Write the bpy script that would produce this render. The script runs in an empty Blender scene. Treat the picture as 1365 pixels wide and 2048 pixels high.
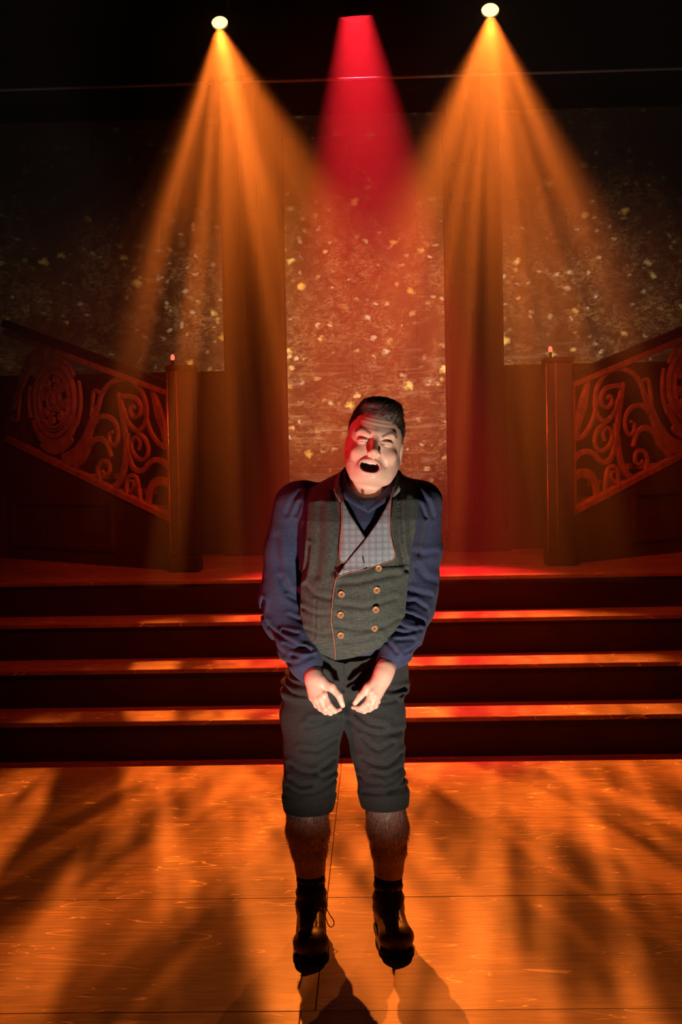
import bpy, bmesh, math, random
import numpy as np
from mathutils import Vector, Matrix
from mathutils.geometry import delaunay_2d_cdt
sc = bpy.context.scene
COL = sc.collection
rnd = random.Random(7)

# ------------------------------------------------------------------ camera
FPX = 2530.0
CAM = Vector((0.0, 0.0, 1.45))
YAW, PITCH, ROLL = math.radians(1.5), math.radians(-2.13), math.radians(1.1)
fwd = Vector((-math.sin(YAW)*math.cos(PITCH), math.cos(YAW)*math.cos(PITCH), math.sin(PITCH)))
right0 = fwd.cross(Vector((0, 0, 1))).normalized()
up0 = right0.cross(fwd)
cup = up0*math.cos(ROLL) + right0*math.sin(ROLL)
cright = fwd.cross(cup).normalized()
cam_data = bpy.data.cameras.new('camera')
cam = bpy.data.objects.new('camera', cam_data)
COL.objects.link(cam)
rot = Matrix((cright, cup, -fwd)).transposed().to_4x4()
cam.matrix_world = Matrix.Translation(CAM) @ rot
cam_data.sensor_fit = 'VERTICAL'
cam_data.sensor_height = 36.0
cam_data.lens = FPX/2048*36.0
cam_data.clip_end = 60
sc.camera = cam

def P(px, py, Y):
    """measured point: where the line of sight of a survey pixel meets the plane at depth Y"""
    d = fwd*FPX + cright*(px-682.5) - cup*(py-1024.0)
    return CAM + d*(Y/d.y)

# ------------------------------------------------------------------ world, view, lights
w = bpy.data.worlds.new('world'); sc.world = w; w.use_nodes = True
w.node_tree.nodes['Background'].inputs[0].default_value = (0.02, 0.006, 0.004, 1)
w.node_tree.nodes['Background'].inputs[1].default_value = 0.05
sc.view_settings.view_transform = 'Standard'
sc.view_settings.look = 'None'
sc.view_settings.exposure = 0.0
sc.view_settings.gamma = 1.0
sc.view_settings.use_curve_mapping = False
sc.cycles.volume_bounces = 0
sc.cycles.max_bounces = 6
sc.cycles.volume_step_rate = 2.0
sc.cycles.use_light_tree = True
sc.cycles.caustics_reflective = False
sc.cycles.caustics_refractive = False

def spot(name, loc, target, power, color, size_deg, blend=0.3, radius=0.03, gobo=None):
    L = bpy.data.lights.new(name, 'SPOT')
    L.energy = power; L.color = color
    L.spot_size = math.radians(size_deg); L.spot_blend = blend
    L.shadow_soft_size = radius
    o = bpy.data.objects.new(name, L); COL.objects.link(o)
    o.location = loc
    o.rotation_euler = (Vector(target)-Vector(loc)).to_track_quat('-Z', 'Y').to_euler()
    if gobo: gobo(L)
    return o

def gobo_nodes(seed, sc_x, sc_y, lo, hi, floor_v, streak=0.0, off=0.0):
    """a break-up gobo: metal slide with holes, as a pattern over the beam's directions"""
    def f(L):
        L.use_nodes = True
        nt = L.node_tree; N = nt.nodes; K = nt.links
        em = [n for n in N if n.type == 'EMISSION'][0]
        tc = N.new('ShaderNodeTexCoord')
        sp = N.new('ShaderNodeSeparateXYZ'); K.new(tc.outputs['Normal'], sp.inputs[0])
        dx = N.new('ShaderNodeMath'); dx.operation = 'DIVIDE'; K.new(sp.outputs[0], dx.inputs[0]); K.new(sp.outputs[2], dx.inputs[1])
        dy = N.new('ShaderNodeMath'); dy.operation = 'DIVIDE'; K.new(sp.outputs[1], dy.inputs[0]); K.new(sp.outputs[2], dy.inputs[1])
        cb = N.new('ShaderNodeCombineXYZ'); K.new(dx.outputs[0], cb.inputs[0]); K.new(dy.outputs[0], cb.inputs[1])
        mp = N.new('ShaderNodeMapping'); K.new(cb.outputs[0], mp.inputs[0])
        mp.inputs['Location'].default_value = (seed, seed*1.7, 0)
        mp.inputs['Scale'].default_value = (sc_x, sc_y, 1)
        nz = N.new('ShaderNodeTexNoise'); nz.inputs['Scale'].default_value = 1.0; nz.inputs['Detail'].default_value = 3.5
        nz.inputs['Roughness'].default_value = 0.6; nz.inputs['Distortion'].default_value = 0.3
        K.new(mp.outputs[0], nz.inputs['Vector'])
        rm = N.new('ShaderNodeMapRange'); rm.interpolation_type = 'SMOOTHSTEP'
        rm.inputs[1].default_value = lo; rm.inputs[2].default_value = hi
        rm.inputs[3].default_value = floor_v; rm.inputs[4].default_value = 1.0
        K.new(nz.outputs[0], rm.inputs[0])
        K.new(rm.outputs[0], em.inputs['Strength'])
    return f

LAMP_L = P(440, 47, 8.5)
LAMP_C = P(711, 24, 8.4)
LAMP_R = P(981, 22, 8.5)
AMBER = (1.0, 0.215, 0.022)
AIM_L, AIM_R, AIM_C = (-0.25, 5.35, 0.0), (0.45, 5.35, 0.0), (0.10, 7.25, 0.80)
spot('amber_spot_left', LAMP_L+Vector((0, -.03, -.05)), AIM_L, 3600, AMBER, 40, 0.55, 0.03, gobo_nodes(3.1, 16, 2.2, 0.44, 0.60, 0.05))
spot('amber_spot_right', LAMP_R+Vector((0, -.03, -.05)), AIM_R, 3500, AMBER, 40, 0.55, 0.03, gobo_nodes(5.3, 19, 1.7, 0.41, 0.61, 0.10))
C_AX = (Vector(AIM_C)-LAMP_C).normalized()
spot('red_spot_centre', LAMP_C-C_AX*.42, AIM_C, 3700, (1.0, 0.016, 0.032), 29, 0.8, 0.03)
# footlight in front of the singer, and the red side light from the left wing
spot('footlight', (0.12, 2.42, 0.17), (0.03, 3.68, 1.20), 150, (1.0, 0.84, 0.71), 68, 0.9, 0.04)
spot('red_side_light', (-3.0, 2.95, 1.30), (-0.05, 3.8, 1.15), 260, (1.0, 0.03, 0.04), 28, 0.5, 0.06)
# weak red washes on the balustrades
spot('red_wash_left', (-1.0, 4.4, 3.5), (-1.65, 8.35, 1.62), 330, (1.0, 0.06, 0.015), 27, 0.9, 0.1)
spot('red_wash_right', (1.0, 4.4, 3.5), (1.65, 8.35, 1.62), 400, (1.0, 0.06, 0.015), 27, 0.9, 0.1)

spot('red_wash_steps', (0.0, 4.7, 5.2), (0.0, 7.5, 0.8), 520, (1.0, 0.05, 0.015), 62, 1.0, 0.1)  # unseen fill lamp, added to redden the risers, lower pillars and haze

# ------------------------------------------------------------------ helpers
def tag(o, label=None, cat=None, group=None, kind=None):
    if label: o['label'] = label
    if cat: o['category'] = cat
    if group: o['group'] = group
    if kind: o['kind'] = kind
    return o

def empty(name, loc=(0, 0, 0), rz=0.0):
    o = bpy.data.objects.new(name, None); COL.objects.link(o)
    o.location = loc; o.rotation_euler = (0, 0, rz)
    return o

def link(name, me, parent=None, origin=None):
    """link a mesh given in world coordinates; its origin goes to `origin`, below its parent"""
    o = bpy.data.objects.new(name, me); COL.objects.link(o)
    if origin is not None:
        origin = Vector(origin)
        me.transform(Matrix.Translation(-origin)); o.location = origin
    if parent is not None:
        o.parent = parent
        bpy.context.view_layer.update()
        o.matrix_parent_inverse = parent.matrix_world.inverted()
    return o

class MB:
    def __init__(s): s.v = []; s.f = []; s.sm = []
    def add(s, vs, fs, smooth=False):
        b = len(s.v); s.v += [tuple(v) for v in vs]
        s.f += [tuple(i+b for i in f) for f in fs]; s.sm += [smooth]*len(fs)
    def box(s, lo, hi, M=None, bev=0.0):
        x0, y0, z0 = lo; x1, y1, z1 = hi
        if bev > 0:
            c = [((x0, x1)[i], (y0, y1)[j], (z0, z1)[k], i, j, k) for i in (0, 1) for j in (0, 1) for k in (0, 1)]
            vs = []
            for x, y, z, i, j, k in c:
                sx, sy, sz = (1-2*i)*bev, (1-2*j)*bev, (1-2*k)*bev
                vs += [(x+sx, y+sy, z), (x+sx, y, z+sz), (x, y+sy, z+sz)]
            idx = lambda i, j, k, a: ((i*2+j)*2+k)*3+a
            fs = []
            for k, fl in ((0, True), (1, False)):
                q = [idx(0, 0, k, 0), idx(1, 0, k, 0), idx(1, 1, k, 0), idx(0, 1, k, 0)]; fs.append(q[::-1] if fl else q)
            for j, fl in ((0, False), (1, True)):
                q = [idx(0, j, 0, 1), idx(1, j, 0, 1), idx(1, j, 1, 1), idx(0, j, 1, 1)]; fs.append(q[::-1] if fl else q)
            for i, fl in ((0, True), (1, False)):
                q = [idx(i, 0, 0, 2), idx(i, 1, 0, 2), idx(i, 1, 1, 2), idx(i, 0, 1, 2)]; fs.append(q[::-1] if fl else q)
            for j in (0, 1):
                for k in (0, 1): fs.append([idx(0, j, k, 0), idx(1, j, k, 0), idx(1, j, k, 1), idx(0, j, k, 1)])
            for i in (0, 1):
                for k in (0, 1): fs.append([idx(i, 0, k, 0), idx(i, 1, k, 0), idx(i, 1, k, 2), idx(i, 0, k, 2)])
            for i in (0, 1):
                for j in (0, 1): fs.append([idx(i, j, 0, 1), idx(i, j, 1, 1), idx(i, j, 1, 2), idx(i, j, 0, 2)])
            for i in (0, 1):
                for j in (0, 1):
                    for k in (0, 1): fs.append([idx(i, j, k, 0), idx(i, j, k, 1), idx(i, j, k, 2)])
        else:
            vs = [(x0, y0, z0), (x1, y0, z0), (x1, y1, z0), (x0, y1, z0), (x0, y0, z1), (x1, y0, z1), (x1, y1, z1), (x0, y1, z1)]
            fs = [(0, 3, 2, 1), (4, 5, 6, 7), (0, 1, 5, 4), (1, 2, 6, 5), (2, 3, 7, 6), (3, 0, 4, 7)]
        if M is not None: vs = [M @ Vector(v) for v in vs]
        s.add(vs, fs)
        return s
    def tube(s, pts, r, seg=10, closed=False, cap=True):
        pts = [Vector(p) for p in pts]; n = len(pts)
        rs = r if hasattr(r, '__len__') else [r]*n
        ring = []; prev = None; vs = []
        for i, p in enumerate(pts):
            if closed: t = (pts[(i+1) % n]-pts[i-1]).normalized()
            else: t = (pts[min(i+1, n-1)]-pts[max(i-1, 0)]).normalized()
            if prev is None:
                a = Vector((0, 0, 1)) if abs(t.z) < .9 else Vector((1, 0, 0))
                u = t.cross(a).normalized()
            else: u = (prev - t*prev.dot(t)).normalized()
            prev = u; v = t.cross(u)
            vs += [p + (u*math.cos(2*math.pi*k/seg)+v*math.sin(2*math.pi*k/seg))*rs[i] for k in range(seg)]
        fs = []
        for i in range(n if closed else n-1):
            a, b = i*seg, ((i+1) % n)*seg
            for k in range(seg): fs.append((a+k, a+(k+1) % seg, b+(k+1) % seg, b+k))
        if cap and not closed:
            fs.append(tuple(range(seg))[::-1]); fs.append(tuple(range((n-1)*seg, n*seg)))
        s.add(vs, fs, True)
        return s
    def lathe(s, prof, M=None, seg=24):
        vs = []; fs = []
        for r, z in prof: vs += [Vector((r*math.cos(2*math.pi*k/seg), r*math.sin(2*math.pi*k/seg), z)) for k in range(seg)]
        for i in range(len(prof)-1):
            for k in range(seg): fs.append((i*seg+k, i*seg+(k+1) % seg, (i+1)*seg+(k+1) % seg, (i+1)*seg+k))
        if M is not None: vs = [M @ v for v in vs]
        s.add(vs, fs, True)
        return s
    def build(s, name, m, parent=None, origin=None):
        me = bpy.data.meshes.new(name); me.from_pydata(s.v, [], s.f)
        bm = bmesh.new(); bm.from_mesh(me); bmesh.ops.recalc_face_normals(bm, faces=bm.faces); bm.to_mesh(me); bm.free()
        me.polygons.foreach_set('use_smooth', [bool(x) for x in s.sm]) if len(s.sm) == len(me.polygons) else None
        me.materials.append(m)
        return link(name, me, parent, origin)

# ------------------------------------------------------------------ materials
class NT:
    def __init__(s, name):
        s.m = bpy.data.materials.new(name); s.m.use_nodes = True
        s.nt = s.m.node_tree; s.N = s.nt.nodes; s.K = s.nt.links
        s.b = s.N['Principled BSDF']; s.out = s.N['Material Output']
    def n(s, t, **kw):
        x = s.N.new('ShaderNode'+t)
        for k, v in kw.items(): setattr(x, k, v)
        return x
    def set(s, sock, v):
        if hasattr(v, 'node'): s.K.new(v, sock)
        else: sock.default_value = v
    def coord(s, scale=(1, 1, 1), loc=(0, 0, 0), kind='Object', rotz=0, obj=None):
        t = s.n('TexCoord'); m = s.n('Mapping')
        if obj: t.object = obj
        s.K.new(t.outputs[kind], m.inputs[0]); m.inputs['Scale'].default_value = scale; m.inputs['Location'].default_value = loc
        m.inputs['Rotation'].default_value = (0, 0, rotz)
        return m.outputs[0]
    def wpos(s, scale=(1, 1, 1), loc=(0, 0, 0)):
        g = s.n('NewGeometry'); m = s.n('Mapping')
        s.K.new(g.outputs['Position'], m.inputs[0]); m.inputs['Scale'].default_value = scale; m.inputs['Location'].default_value = loc
        return m.outputs[0]
    def noise(s, vec, scale=5, detail=3, rough=.5, dist=0, out=0):
        x = s.n('TexNoise'); s.set(x.inputs['Vector'], vec)
        x.inputs['Scale'].default_value = scale; x.inputs['Detail'].default_value = detail
        x.inputs['Roughness'].default_value = rough; x.inputs['Distortion'].default_value = dist
        return x.outputs[out]
    def vor(s, vec, scale=5, out='Distance', feature='F1', rand=1.0):
        x = s.n('TexVoronoi', feature=feature); s.set(x.inputs['Vector'], vec); x.inputs['Scale'].default_value = scale
        x.inputs['Randomness'].default_value = rand
        return x.outputs[out]
    def wave(s, vec, scale, dist=0, direction='X', detail=0):
        x = s.n('TexWave', bands_direction=direction); s.set(x.inputs['Vector'], vec); x.inputs['Scale'].default_value = scale
        x.inputs['Distortion'].default_value = dist; x.inputs['Detail'].default_value = detail
        return x.outputs['Fac']
    def rng(s, v, a, b, c=0., d=1., smooth=False):
        x = s.n('MapRange'); s.set(x.inputs[0], v)
        if smooth: x.interpolation_type = 'SMOOTHSTEP'
        for i, q in enumerate((a, b, c, d)): s.set(x.inputs[i+1], q)
        return x.outputs[0]
    def math(s, op, a, b=0., c=0.):
        x = s.n('Math', operation=op); s.set(x.inputs[0], a); s.set(x.inputs[1], b); s.set(x.inputs[2], c)
        return x.outputs[0]
    def mix(s, f, a, b, mode='MIX'):
        x = s.n('Mix', data_type='RGBA', blend_type=mode); s.set(x.inputs[0], f)
        s.set(x.inputs[6], (*a, 1) if isinstance(a, tuple) and len(a) == 3 else a)
        s.set(x.inputs[7], (*b, 1) if isinstance(b, tuple) and len(b) == 3 else b)
        return x.outputs[2]
    def bump(s, h, strength=.3, dist=.002):
        x = s.n('Bump'); s.set(x.inputs['Height'], h); x.inputs['Strength'].default_value = strength; x.inputs['Distance'].default_value = dist
        s.K.new(x.outputs[0], s.b.inputs['Normal']); return x
    def base(s, c): s.set(s.b.inputs['Base Color'], (*c, 1) if isinstance(c, tuple) and len(c) == 3 else c); return s
    def rough(s, r): s.set(s.b.inputs['Roughness'], r); return s
    def metal(s, r): s.b.inputs['Metallic'].default_value = r; return s
    def spec(s, r): s.b.inputs['Specular IOR Level'].default_value = r; return s

def simple(name, c, rough=.6, metal=0., spec=.4, grain=0.15, gscale=30, bump=.1):
    t = NT(name); co = t.coord()
    n = t.noise(co, gscale, 4, .6)
    t.base(t.mix(t.rng(n, .3, .7), tuple(x*(1-grain) for x in c), tuple(min(1, x*(1+grain)) for x in c)))
    t.rough(rough).metal(metal).spec(spec)
    if bump: t.bump(n, bump, .002)
    return t.m

M_black = simple('black_drape', (.012, .011, .011), .95, spec=.1)
M_blackpaint = simple('black_paint', (.02, .018, .017), .55)
M_wall = simple('dark_painted_flat', (.032, .020, .015), .8, spec=.15, gscale=4)
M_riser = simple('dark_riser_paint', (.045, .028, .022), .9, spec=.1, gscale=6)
M_iron = simple('rusty_bronze_paint', (.30, .15, .10), .6, spec=.3, gscale=14, grain=.35)
M_steel = simple('dark_steel', (.05, .05, .05), .35, .8)

def floor_mat(name, base, dark, rough=.42, tread=False):
    t = NT(name)
    info = t.n('ObjectInfo')
    g = t.n('NewGeometry')
    off = t.n('VectorMath', operation='SCALE'); off.inputs[0].default_value = (3.1, 1.3, 0.0); t.K.new(info.outputs['Random'], off.inputs[3])
    ad = t.n('VectorMath', operation='ADD'); t.K.new(g.outputs['Position'], ad.inputs[0]); t.K.new(off.outputs[0], ad.inputs[1])
    def mp(sc_, rz=0):
        m = t.n('Mapping'); t.K.new(ad.outputs[0], m.inputs[0]); m.inputs['Scale'].default_value = sc_; m.inputs['Rotation'].default_value = (0, 0, rz); return m.outputs[0]
    grain = t.noise(mp((1.5, 22, 1)), 3.0, 5, .65, .6)
    blot = t.noise(mp((1, 1.6, 1)), 2.2, 4, .6)
    fine = t.noise(mp((4, 60, 1)), 6.0, 3, .6)
    c1 = t.mix(t.rng(grain, .36, .66), dark, base)
    c2 = t.mix(t.rng(blot, .35, .7, 0, .55), c1, tuple(x*.45 for x in dark))
    c3 = t.mix(t.rng(fine, .55, .75, 0, .35), c2, tuple(min(1, x*1.35) for x in base))
    # scratches: thin arcs where the paint is scuffed pale
    sc_all = None
    for (rz, s_, ds, th) in ((.25, 2.3, 1.4, .010), (-.5, 3.1, 2.0, .008), (1.1, 1.9, 1.1, .007), (2.0, 2.7, 2.4, .008), (.05, 4.1, 1.0, .012), (-.15, 5.3, .8, .012), (2.8, 3.6, 1.6, .010)):
        nv = t.noise(mp((.35, 2.6, 1), rz), s_, 1.0, .4, ds)
        line = t.math('LESS_THAN', t.math('ABSOLUTE', t.math('SUBTRACT', nv, .5)), th*.35)
        gate = t.rng(t.noise(mp((1, 1, 1), rz+.3), 3.7, 2), .56, .60)
        l2 = t.math('MULTIPLY', line, gate)
        sc_all = l2 if sc_all is None else t.math('MAXIMUM', sc_all, l2)
    c4 = t.mix(t.math('MULTIPLY', sc_all, .75), c3, (.85, .62, .40))
    t.base(c4)
    t.rough(t.rng(blot, .3, .7, rough-.06, rough+.14))
    t.spec(.35)
    t.bump(t.math('ADD', t.math('MULTIPLY', grain, .6), t.math('MULTIPLY', sc_all, -.5)), .25, .0012)
    return t.m
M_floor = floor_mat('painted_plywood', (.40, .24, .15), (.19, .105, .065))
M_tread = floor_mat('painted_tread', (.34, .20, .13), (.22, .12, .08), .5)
M_joint = simple('dark_joint', (.02, .012, .008), .9)

# ------------------------------------------------------------------ room shell
def struct(name, mb, m, parent=None):
    o = mb.build(name, m, parent)
    if parent is None: o['kind'] = 'structure'
    return o
def floor_y(px, py):      # depth where a line of sight meets the stage floor
    d = fwd*FPX + cright*(px-682.5) - cup*(py-1024.0)
    return (CAM - d*(CAM.z/d.z)).y
Y0, RISE = 6.20, 0.20
TRD = 0.36
XW = 3.4
fl = struct('floor', MB().box((-XW, 0.2, -.12), (XW, 10.3, -.021)), M_joint)
rows = [1.6, 2.5, floor_y(600, 2022), floor_y(650, 1795), floor_y(665, 1640), Y0+.02]
seam_x = P(655, 1795, rows[3]).x
for i in range(len(rows)-1):
    sx_ = seam_x if i > 1 else P(600, 2036, 3.27).x
    for a, b in ((-XW, sx_-2.44), (sx_-2.44, sx_), (sx_, sx_+2.44), (sx_+2.44, XW)):
        g = .0007+.0006*rnd.random(); dz = rnd.uniform(-.0008, 0)
        mb = MB().box((a+g, rows[i]+g, -.0205), (b-g, rows[i+1]-g, dz), bev=.0012)
        mb.build('plywood_sheet', M_floor, fl)
struct('wall_back', MB().box((-XW, 10.2, 0), (XW, 10.3, 6.2)), M_black)
struct('wall_left', MB().box((-XW-.1, 0.2, 0), (-XW, 10.3, 6.2)), M_black)
struct('wall_right', MB().box((XW, 0.2, 0), (XW+.1, 10.3, 6.2)), M_black)
struct('ceiling', MB().box((-XW, 0.2, 6.2), (XW, 10.3, 6.3)), M_black)

# steps: four long risers, then the platform
st = empty('stage_steps', (0, Y0, 0))
tag(st, 'wide flight of four dark stage steps across the stage behind the singer', 'steps')
XS = 3.35
for k in range(4):
    y0 = Y0+k*TRD
    y1 = y0+TRD if k < 3 else 9.98
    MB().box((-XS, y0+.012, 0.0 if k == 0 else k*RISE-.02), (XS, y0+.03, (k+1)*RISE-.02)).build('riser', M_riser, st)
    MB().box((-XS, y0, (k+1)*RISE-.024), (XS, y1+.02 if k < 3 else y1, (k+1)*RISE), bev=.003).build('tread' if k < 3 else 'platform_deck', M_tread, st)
ZP = 4*RISE
YP = Y0+3*TRD

# ------------------------------------------------------------------ screens with a projected autumn wood
def screen_mat(name, gain, dark_low, seed):
    t = NT(name)
    pos = t.wpos(loc=(seed, 0, 0))
    w0 = t.wpos()
    sx = t.n('SeparateXYZ'); t.K.new(w0, sx.inputs[0])
    def mp(s_, r=(0, 0, 0), l=(0, 0, 0)):
        m = t.n('Mapping'); t.K.new(pos, m.inputs[0]); m.inputs['Scale'].default_value = s_; m.inputs['Rotation'].default_value = r; m.inputs['Location'].default_value = l; return m.outputs[0]
    flat = mp((1, 0, 1))
    big = t.noise(flat, 1.9, 3, .6)
    mid = t.noise(flat, 9, 5, .7, .8)
    fine = t.noise(mp((1, 0, 2.0)), 26, 4, .7, 1.0)
    streak = t.noise(mp((1.0, 0, 6.0), (0, .22, 0)), 3.2, 5, .65, .8)
    low = t.rng(sx.outputs[2], 2.55, 1.95, 0, 1, True)
    twigs = t.math('MULTIPLY', t.rng(fine, .40, .75), t.rng(mid, .38, .65))
    twigs = t.math('MULTIPLY', twigs, t.rng(big, .34, .60))
    brush = t.math('MULTIPLY', t.rng(streak, .52, .74), low)
    c = t.mix(twigs, (.050, .018, .006), (.62, .27, .08))
    c = t.mix(t.math('MULTIPLY', brush, .8), c, (.36, .19, .09))
    # leaves: voronoi cells, a few of them lit, each with its own tint
    def leaves(scale, thr, size, r):
        v = mp((1, 0, 1.25), r)
        wob = t.n('VectorMath', operation='ADD'); t.K.new(v, wob.inputs[0])
        nn = t.n('VectorMath', operation='SCALE'); nn.inputs[3].default_value = .10; t.K.new(t.noise(v, 14, 3, .6, 0, 1), nn.inputs[0]); t.K.new(nn.outputs[0], wob.inputs[1])
        d = t.vor(wob.outputs[0], scale, 'Distance'); col = t.vor(wob.outputs[0], scale, 'Color')
        sc2 = t.n('SeparateColor'); t.K.new(col, sc2.inputs[0])
        on = t.math('GREATER_THAN', sc2.outputs[0], thr)
        sz = t.rng(sc2.outputs[1], 0, 1, size*.45, size)
        m = t.rng(t.math('SUBTRACT', d, sz), .10, -.10)
        return t.math('MULTIPLY', m, on), sc2.outputs[2]
    m1, r1 = leaves(6.5, .80, .27, (0, .3, 0))
    m2, r2 = leaves(14, .70, .30, (0, -.5, 0))
    c = t.mix(t.math('MULTIPLY', m2, t.rng(big, .35, .6)), c, t.mix(r2, (.75, .30, .06), (.55, .40, .22)))
    c = t.mix(t.math('MULTIPLY', m1, .95), c, t.mix(r1, (1.0, .42, .06), (1.0, .62, .16)))
    t.base((.01, .01, .01)); t.rough(.6)
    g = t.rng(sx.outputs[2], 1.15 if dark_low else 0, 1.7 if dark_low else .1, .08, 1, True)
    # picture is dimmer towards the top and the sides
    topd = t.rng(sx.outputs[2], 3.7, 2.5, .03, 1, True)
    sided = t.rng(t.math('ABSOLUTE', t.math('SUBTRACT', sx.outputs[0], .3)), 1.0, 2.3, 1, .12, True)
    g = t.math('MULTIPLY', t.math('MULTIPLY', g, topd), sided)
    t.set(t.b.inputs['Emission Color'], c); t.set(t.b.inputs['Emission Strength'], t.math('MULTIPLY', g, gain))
    return t.m
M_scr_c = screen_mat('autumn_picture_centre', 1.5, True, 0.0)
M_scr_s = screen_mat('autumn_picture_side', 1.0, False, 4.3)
YB = 9.6
TW, TH = .494, .622
xl1 = P(453, 650, YB).x; xc0 = P(575, 750, YB).x; xc1 = P(892, 750, YB).x; xr0 = P(1003, 650, YB).x
zside = P(420, 745, YB).z
def tiles(x0, x1, z0, z1, m, anchor_left, label):
    e = empty('projection_screen', ((x0+x1)/2, YB, z0)); tag(e, label, 'screen')
    MB().box((x0, YB+.03, z0), (x1, YB+.08, z1)).build('backing', M_blackpaint, e)
    xs = [x0]
    if anchor_left:
        x = x0
        while x < x1-.02: x = min(x+TW, x1); xs.append(x)
    else:
        xs = [x1]; x = x1
        while x > x0+.02: x = max(x-TW, x0); xs.append(x)
        xs = xs[::-1]
    zs = [z0]; z = z0
    while z < z1-.02: z = min(z+TH, z1); zs.append(z)
    for i in range(len(xs)-1):
        for k in range(len(zs)-1):
            g = .0013
            MB().box((xs[i]+g, YB, zs[k]+g), (xs[i+1]-g, YB+.028, zs[k+1]-g), bev=.002).build('screen_tile', m, e)
    return e
ZT = P(1200, 215, YB).z
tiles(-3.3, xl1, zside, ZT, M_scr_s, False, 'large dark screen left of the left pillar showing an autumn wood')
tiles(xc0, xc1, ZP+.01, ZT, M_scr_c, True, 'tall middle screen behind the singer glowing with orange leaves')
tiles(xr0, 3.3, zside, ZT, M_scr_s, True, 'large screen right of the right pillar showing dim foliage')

# pillars and dado flats
def flat(x0, x1, y0, y1, z0, z1, name, label, cat):
    e = empty(name, ((x0+x1)/2, y0, z0)); tag(e, label, cat)
    MB().box((x0, y0, z0), (x1, y1, z1), bev=.008).build('shaft' if cat == 'pillar' else 'wall_board', M_wall, e)
    return e
def pillar(x0, x1, label):
    e = flat(x0, x1, YB-.35, YB-.02, ZP, ZT+.2, 'pillar', label, 'pillar')
    wd = x1-x0
    for fx in (0.0, .36, .66, 1.0):     # upright mouldings on the face
        xm = x0+fx*wd
        MB().box((max(x0, xm-.022), YB-.375, ZP+.16), (min(x1, xm+.022), YB-.35, ZT+.2), bev=.006).build('moulding', M_wall, e)
    MB().box((x0-.03, YB-.40, ZP), (x1+.03, YB-.02, ZP+.16), bev=.01).build('plinth', M_wall, e)
    return e
pl = pillar(xl1+.02, xc0-.01, 'dark square pillar left of the glowing middle screen')
pr = pillar(xc1+.01, xr0-.02, 'dark square pillar right of the glowing middle screen, with blocks on it')
px0 = P(905, 600, YB-.3).x; px1 = P(968, 600, YB-.3).x
for (ya, yb) in ((545, 622), (325, 400)):
    za, zb = P(935, yb, YB-.45).z, P(935, ya, YB-.45).z
    MB().box((px0, YB-.46, za), (px1-.01, YB-.35, zb), bev=.01).build('block', M_wall, pr)
def dado(x0, x1, label):
    e = flat(x0, x1, YB-.16, YB-.02, ZP, zside-.005, 'dado_wall', label, 'wall panel')
    MB().box((x0, YB-.20, zside-.06), (x1, YB-.161, zside-.005), bev=.008).build('cap_rail', M_wall, e)
    return e
dado(-3.3, xl1, 'low dark wall under the left screen, behind the left staircase')
dado(xr0, 3.3, 'low dark wall under the right screen, behind the right staircase')
# ------------------------------------------------------------------ lamps, pipes
def frame_to(loc, target):
    q = (Vector(target)-Vector(loc)).to_track_quat('-Z', 'Y')
    return Matrix.Translation(Vector(loc)) @ q.to_matrix().to_4x4()
def emis(name, c, s):
    t = NT(name); t.base((.02, .02, .02)); t.set(t.b.inputs['Emission Color'], (*c, 1)); t.b.inputs['Emission Strength'].default_value = s
    return t.m
M_glowA = emis('amber_lens_glow', (1.0, .5, .14), 5)
M_glowR = emis('red_lens_glow', (1.0, .02, .05), .12)
M_led = emis('red_bulb_glow', (1.0, .08, .04), 3.0)
pipe = empty('lighting_pipe', (0, 8.62, 5.05)); tag(pipe, 'black overhead pipe that carries the three stage lamps', 'pipe')
MB().tube([(-3.3, 8.62, 5.05), (3.3, 8.62, 5.05)], .025, 12).build('tube', M_steel, pipe)
def lamp(loc, target, r, length, glow, label, hood=False):
    e = empty('stage_lamp', loc); tag(e, label, 'stage light', 'stage lamps hanging from the overhead pipe')
    M = frame_to(loc, target) @ Matrix.Translation((0, 0, .012))
    MB().lathe([(r*1.02, -.012), (r*1.06, -.012), (r*1.06, .02), (r, .03), (r, length*.55), (r*.72, length*.8), (r*.7, length), (0.001, length)], M).build('can', M_black if hood else M_steel, e)
    if hood:      # slanted snoot, longest on the audience side
        mi = M.inverted().to_3x3() @ Vector((0, -1, 0)); th0 = math.atan2(mi.y, mi.x)
        hb = MB(); n = 32; vs = []
        for rr, q_ in ((r*1.04, 0), (r*1.04, 1), (r*1.09, 1), (r*1.09, 0)):
            for k in range(n):
                th = 2*math.pi*k/n; L_ = (.02+.15*max(0, math.cos(th-th0))**.8)*q_
                r2 = rr+L_*.27; vs.append(M @ Vector((r2*math.cos(th), r2*math.sin(th), .012-L_)))
        hb.add(vs, [(i*n+k, i*n+(k+1) % n, ((i+1) % 4)*n+(k+1) % n, ((i+1) % 4)*n+k) for i in range(4) for k in range(n)], True)
        hb.build('snoot', M_black, e)
    else: MB().lathe([(0.001, .004), (r*.6, .002), (r*1.0, .006), (r*1.0, .012)], M).build('lens', glow, e)
    c = M @ Vector((0, 0, length*.45))
    top = Vector((c.x, 8.62, 5.05))
    xs = r*1.25
    MB().tube([c+Vector((-xs, 0, 0)), c+Vector((-xs, (top.y-c.y)*.5, .16)), c+Vector((-xs*.6, (top.y-c.y)*.8, .24)), c+Vector((xs*.6, (top.y-c.y)*.8, .24)), c+Vector((xs, (top.y-c.y)*.5, .16)), c+Vector((xs, 0, 0))], .009, 8).build('yoke', M_steel, e)
    MB().tube([Vector((c.x, c.y+(top.y-c.y)*.8, c.z+.24)), top], .014, 8).build('clamp', M_steel, e)
    for s in (-1, 1):
        MB().tube([c+Vector((s*r*.9, 0, 0)), c+Vector((s*xs*1.25, 0, 0))], .016, 10).build('knob', M_blackpaint, e)
    return e
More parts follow.
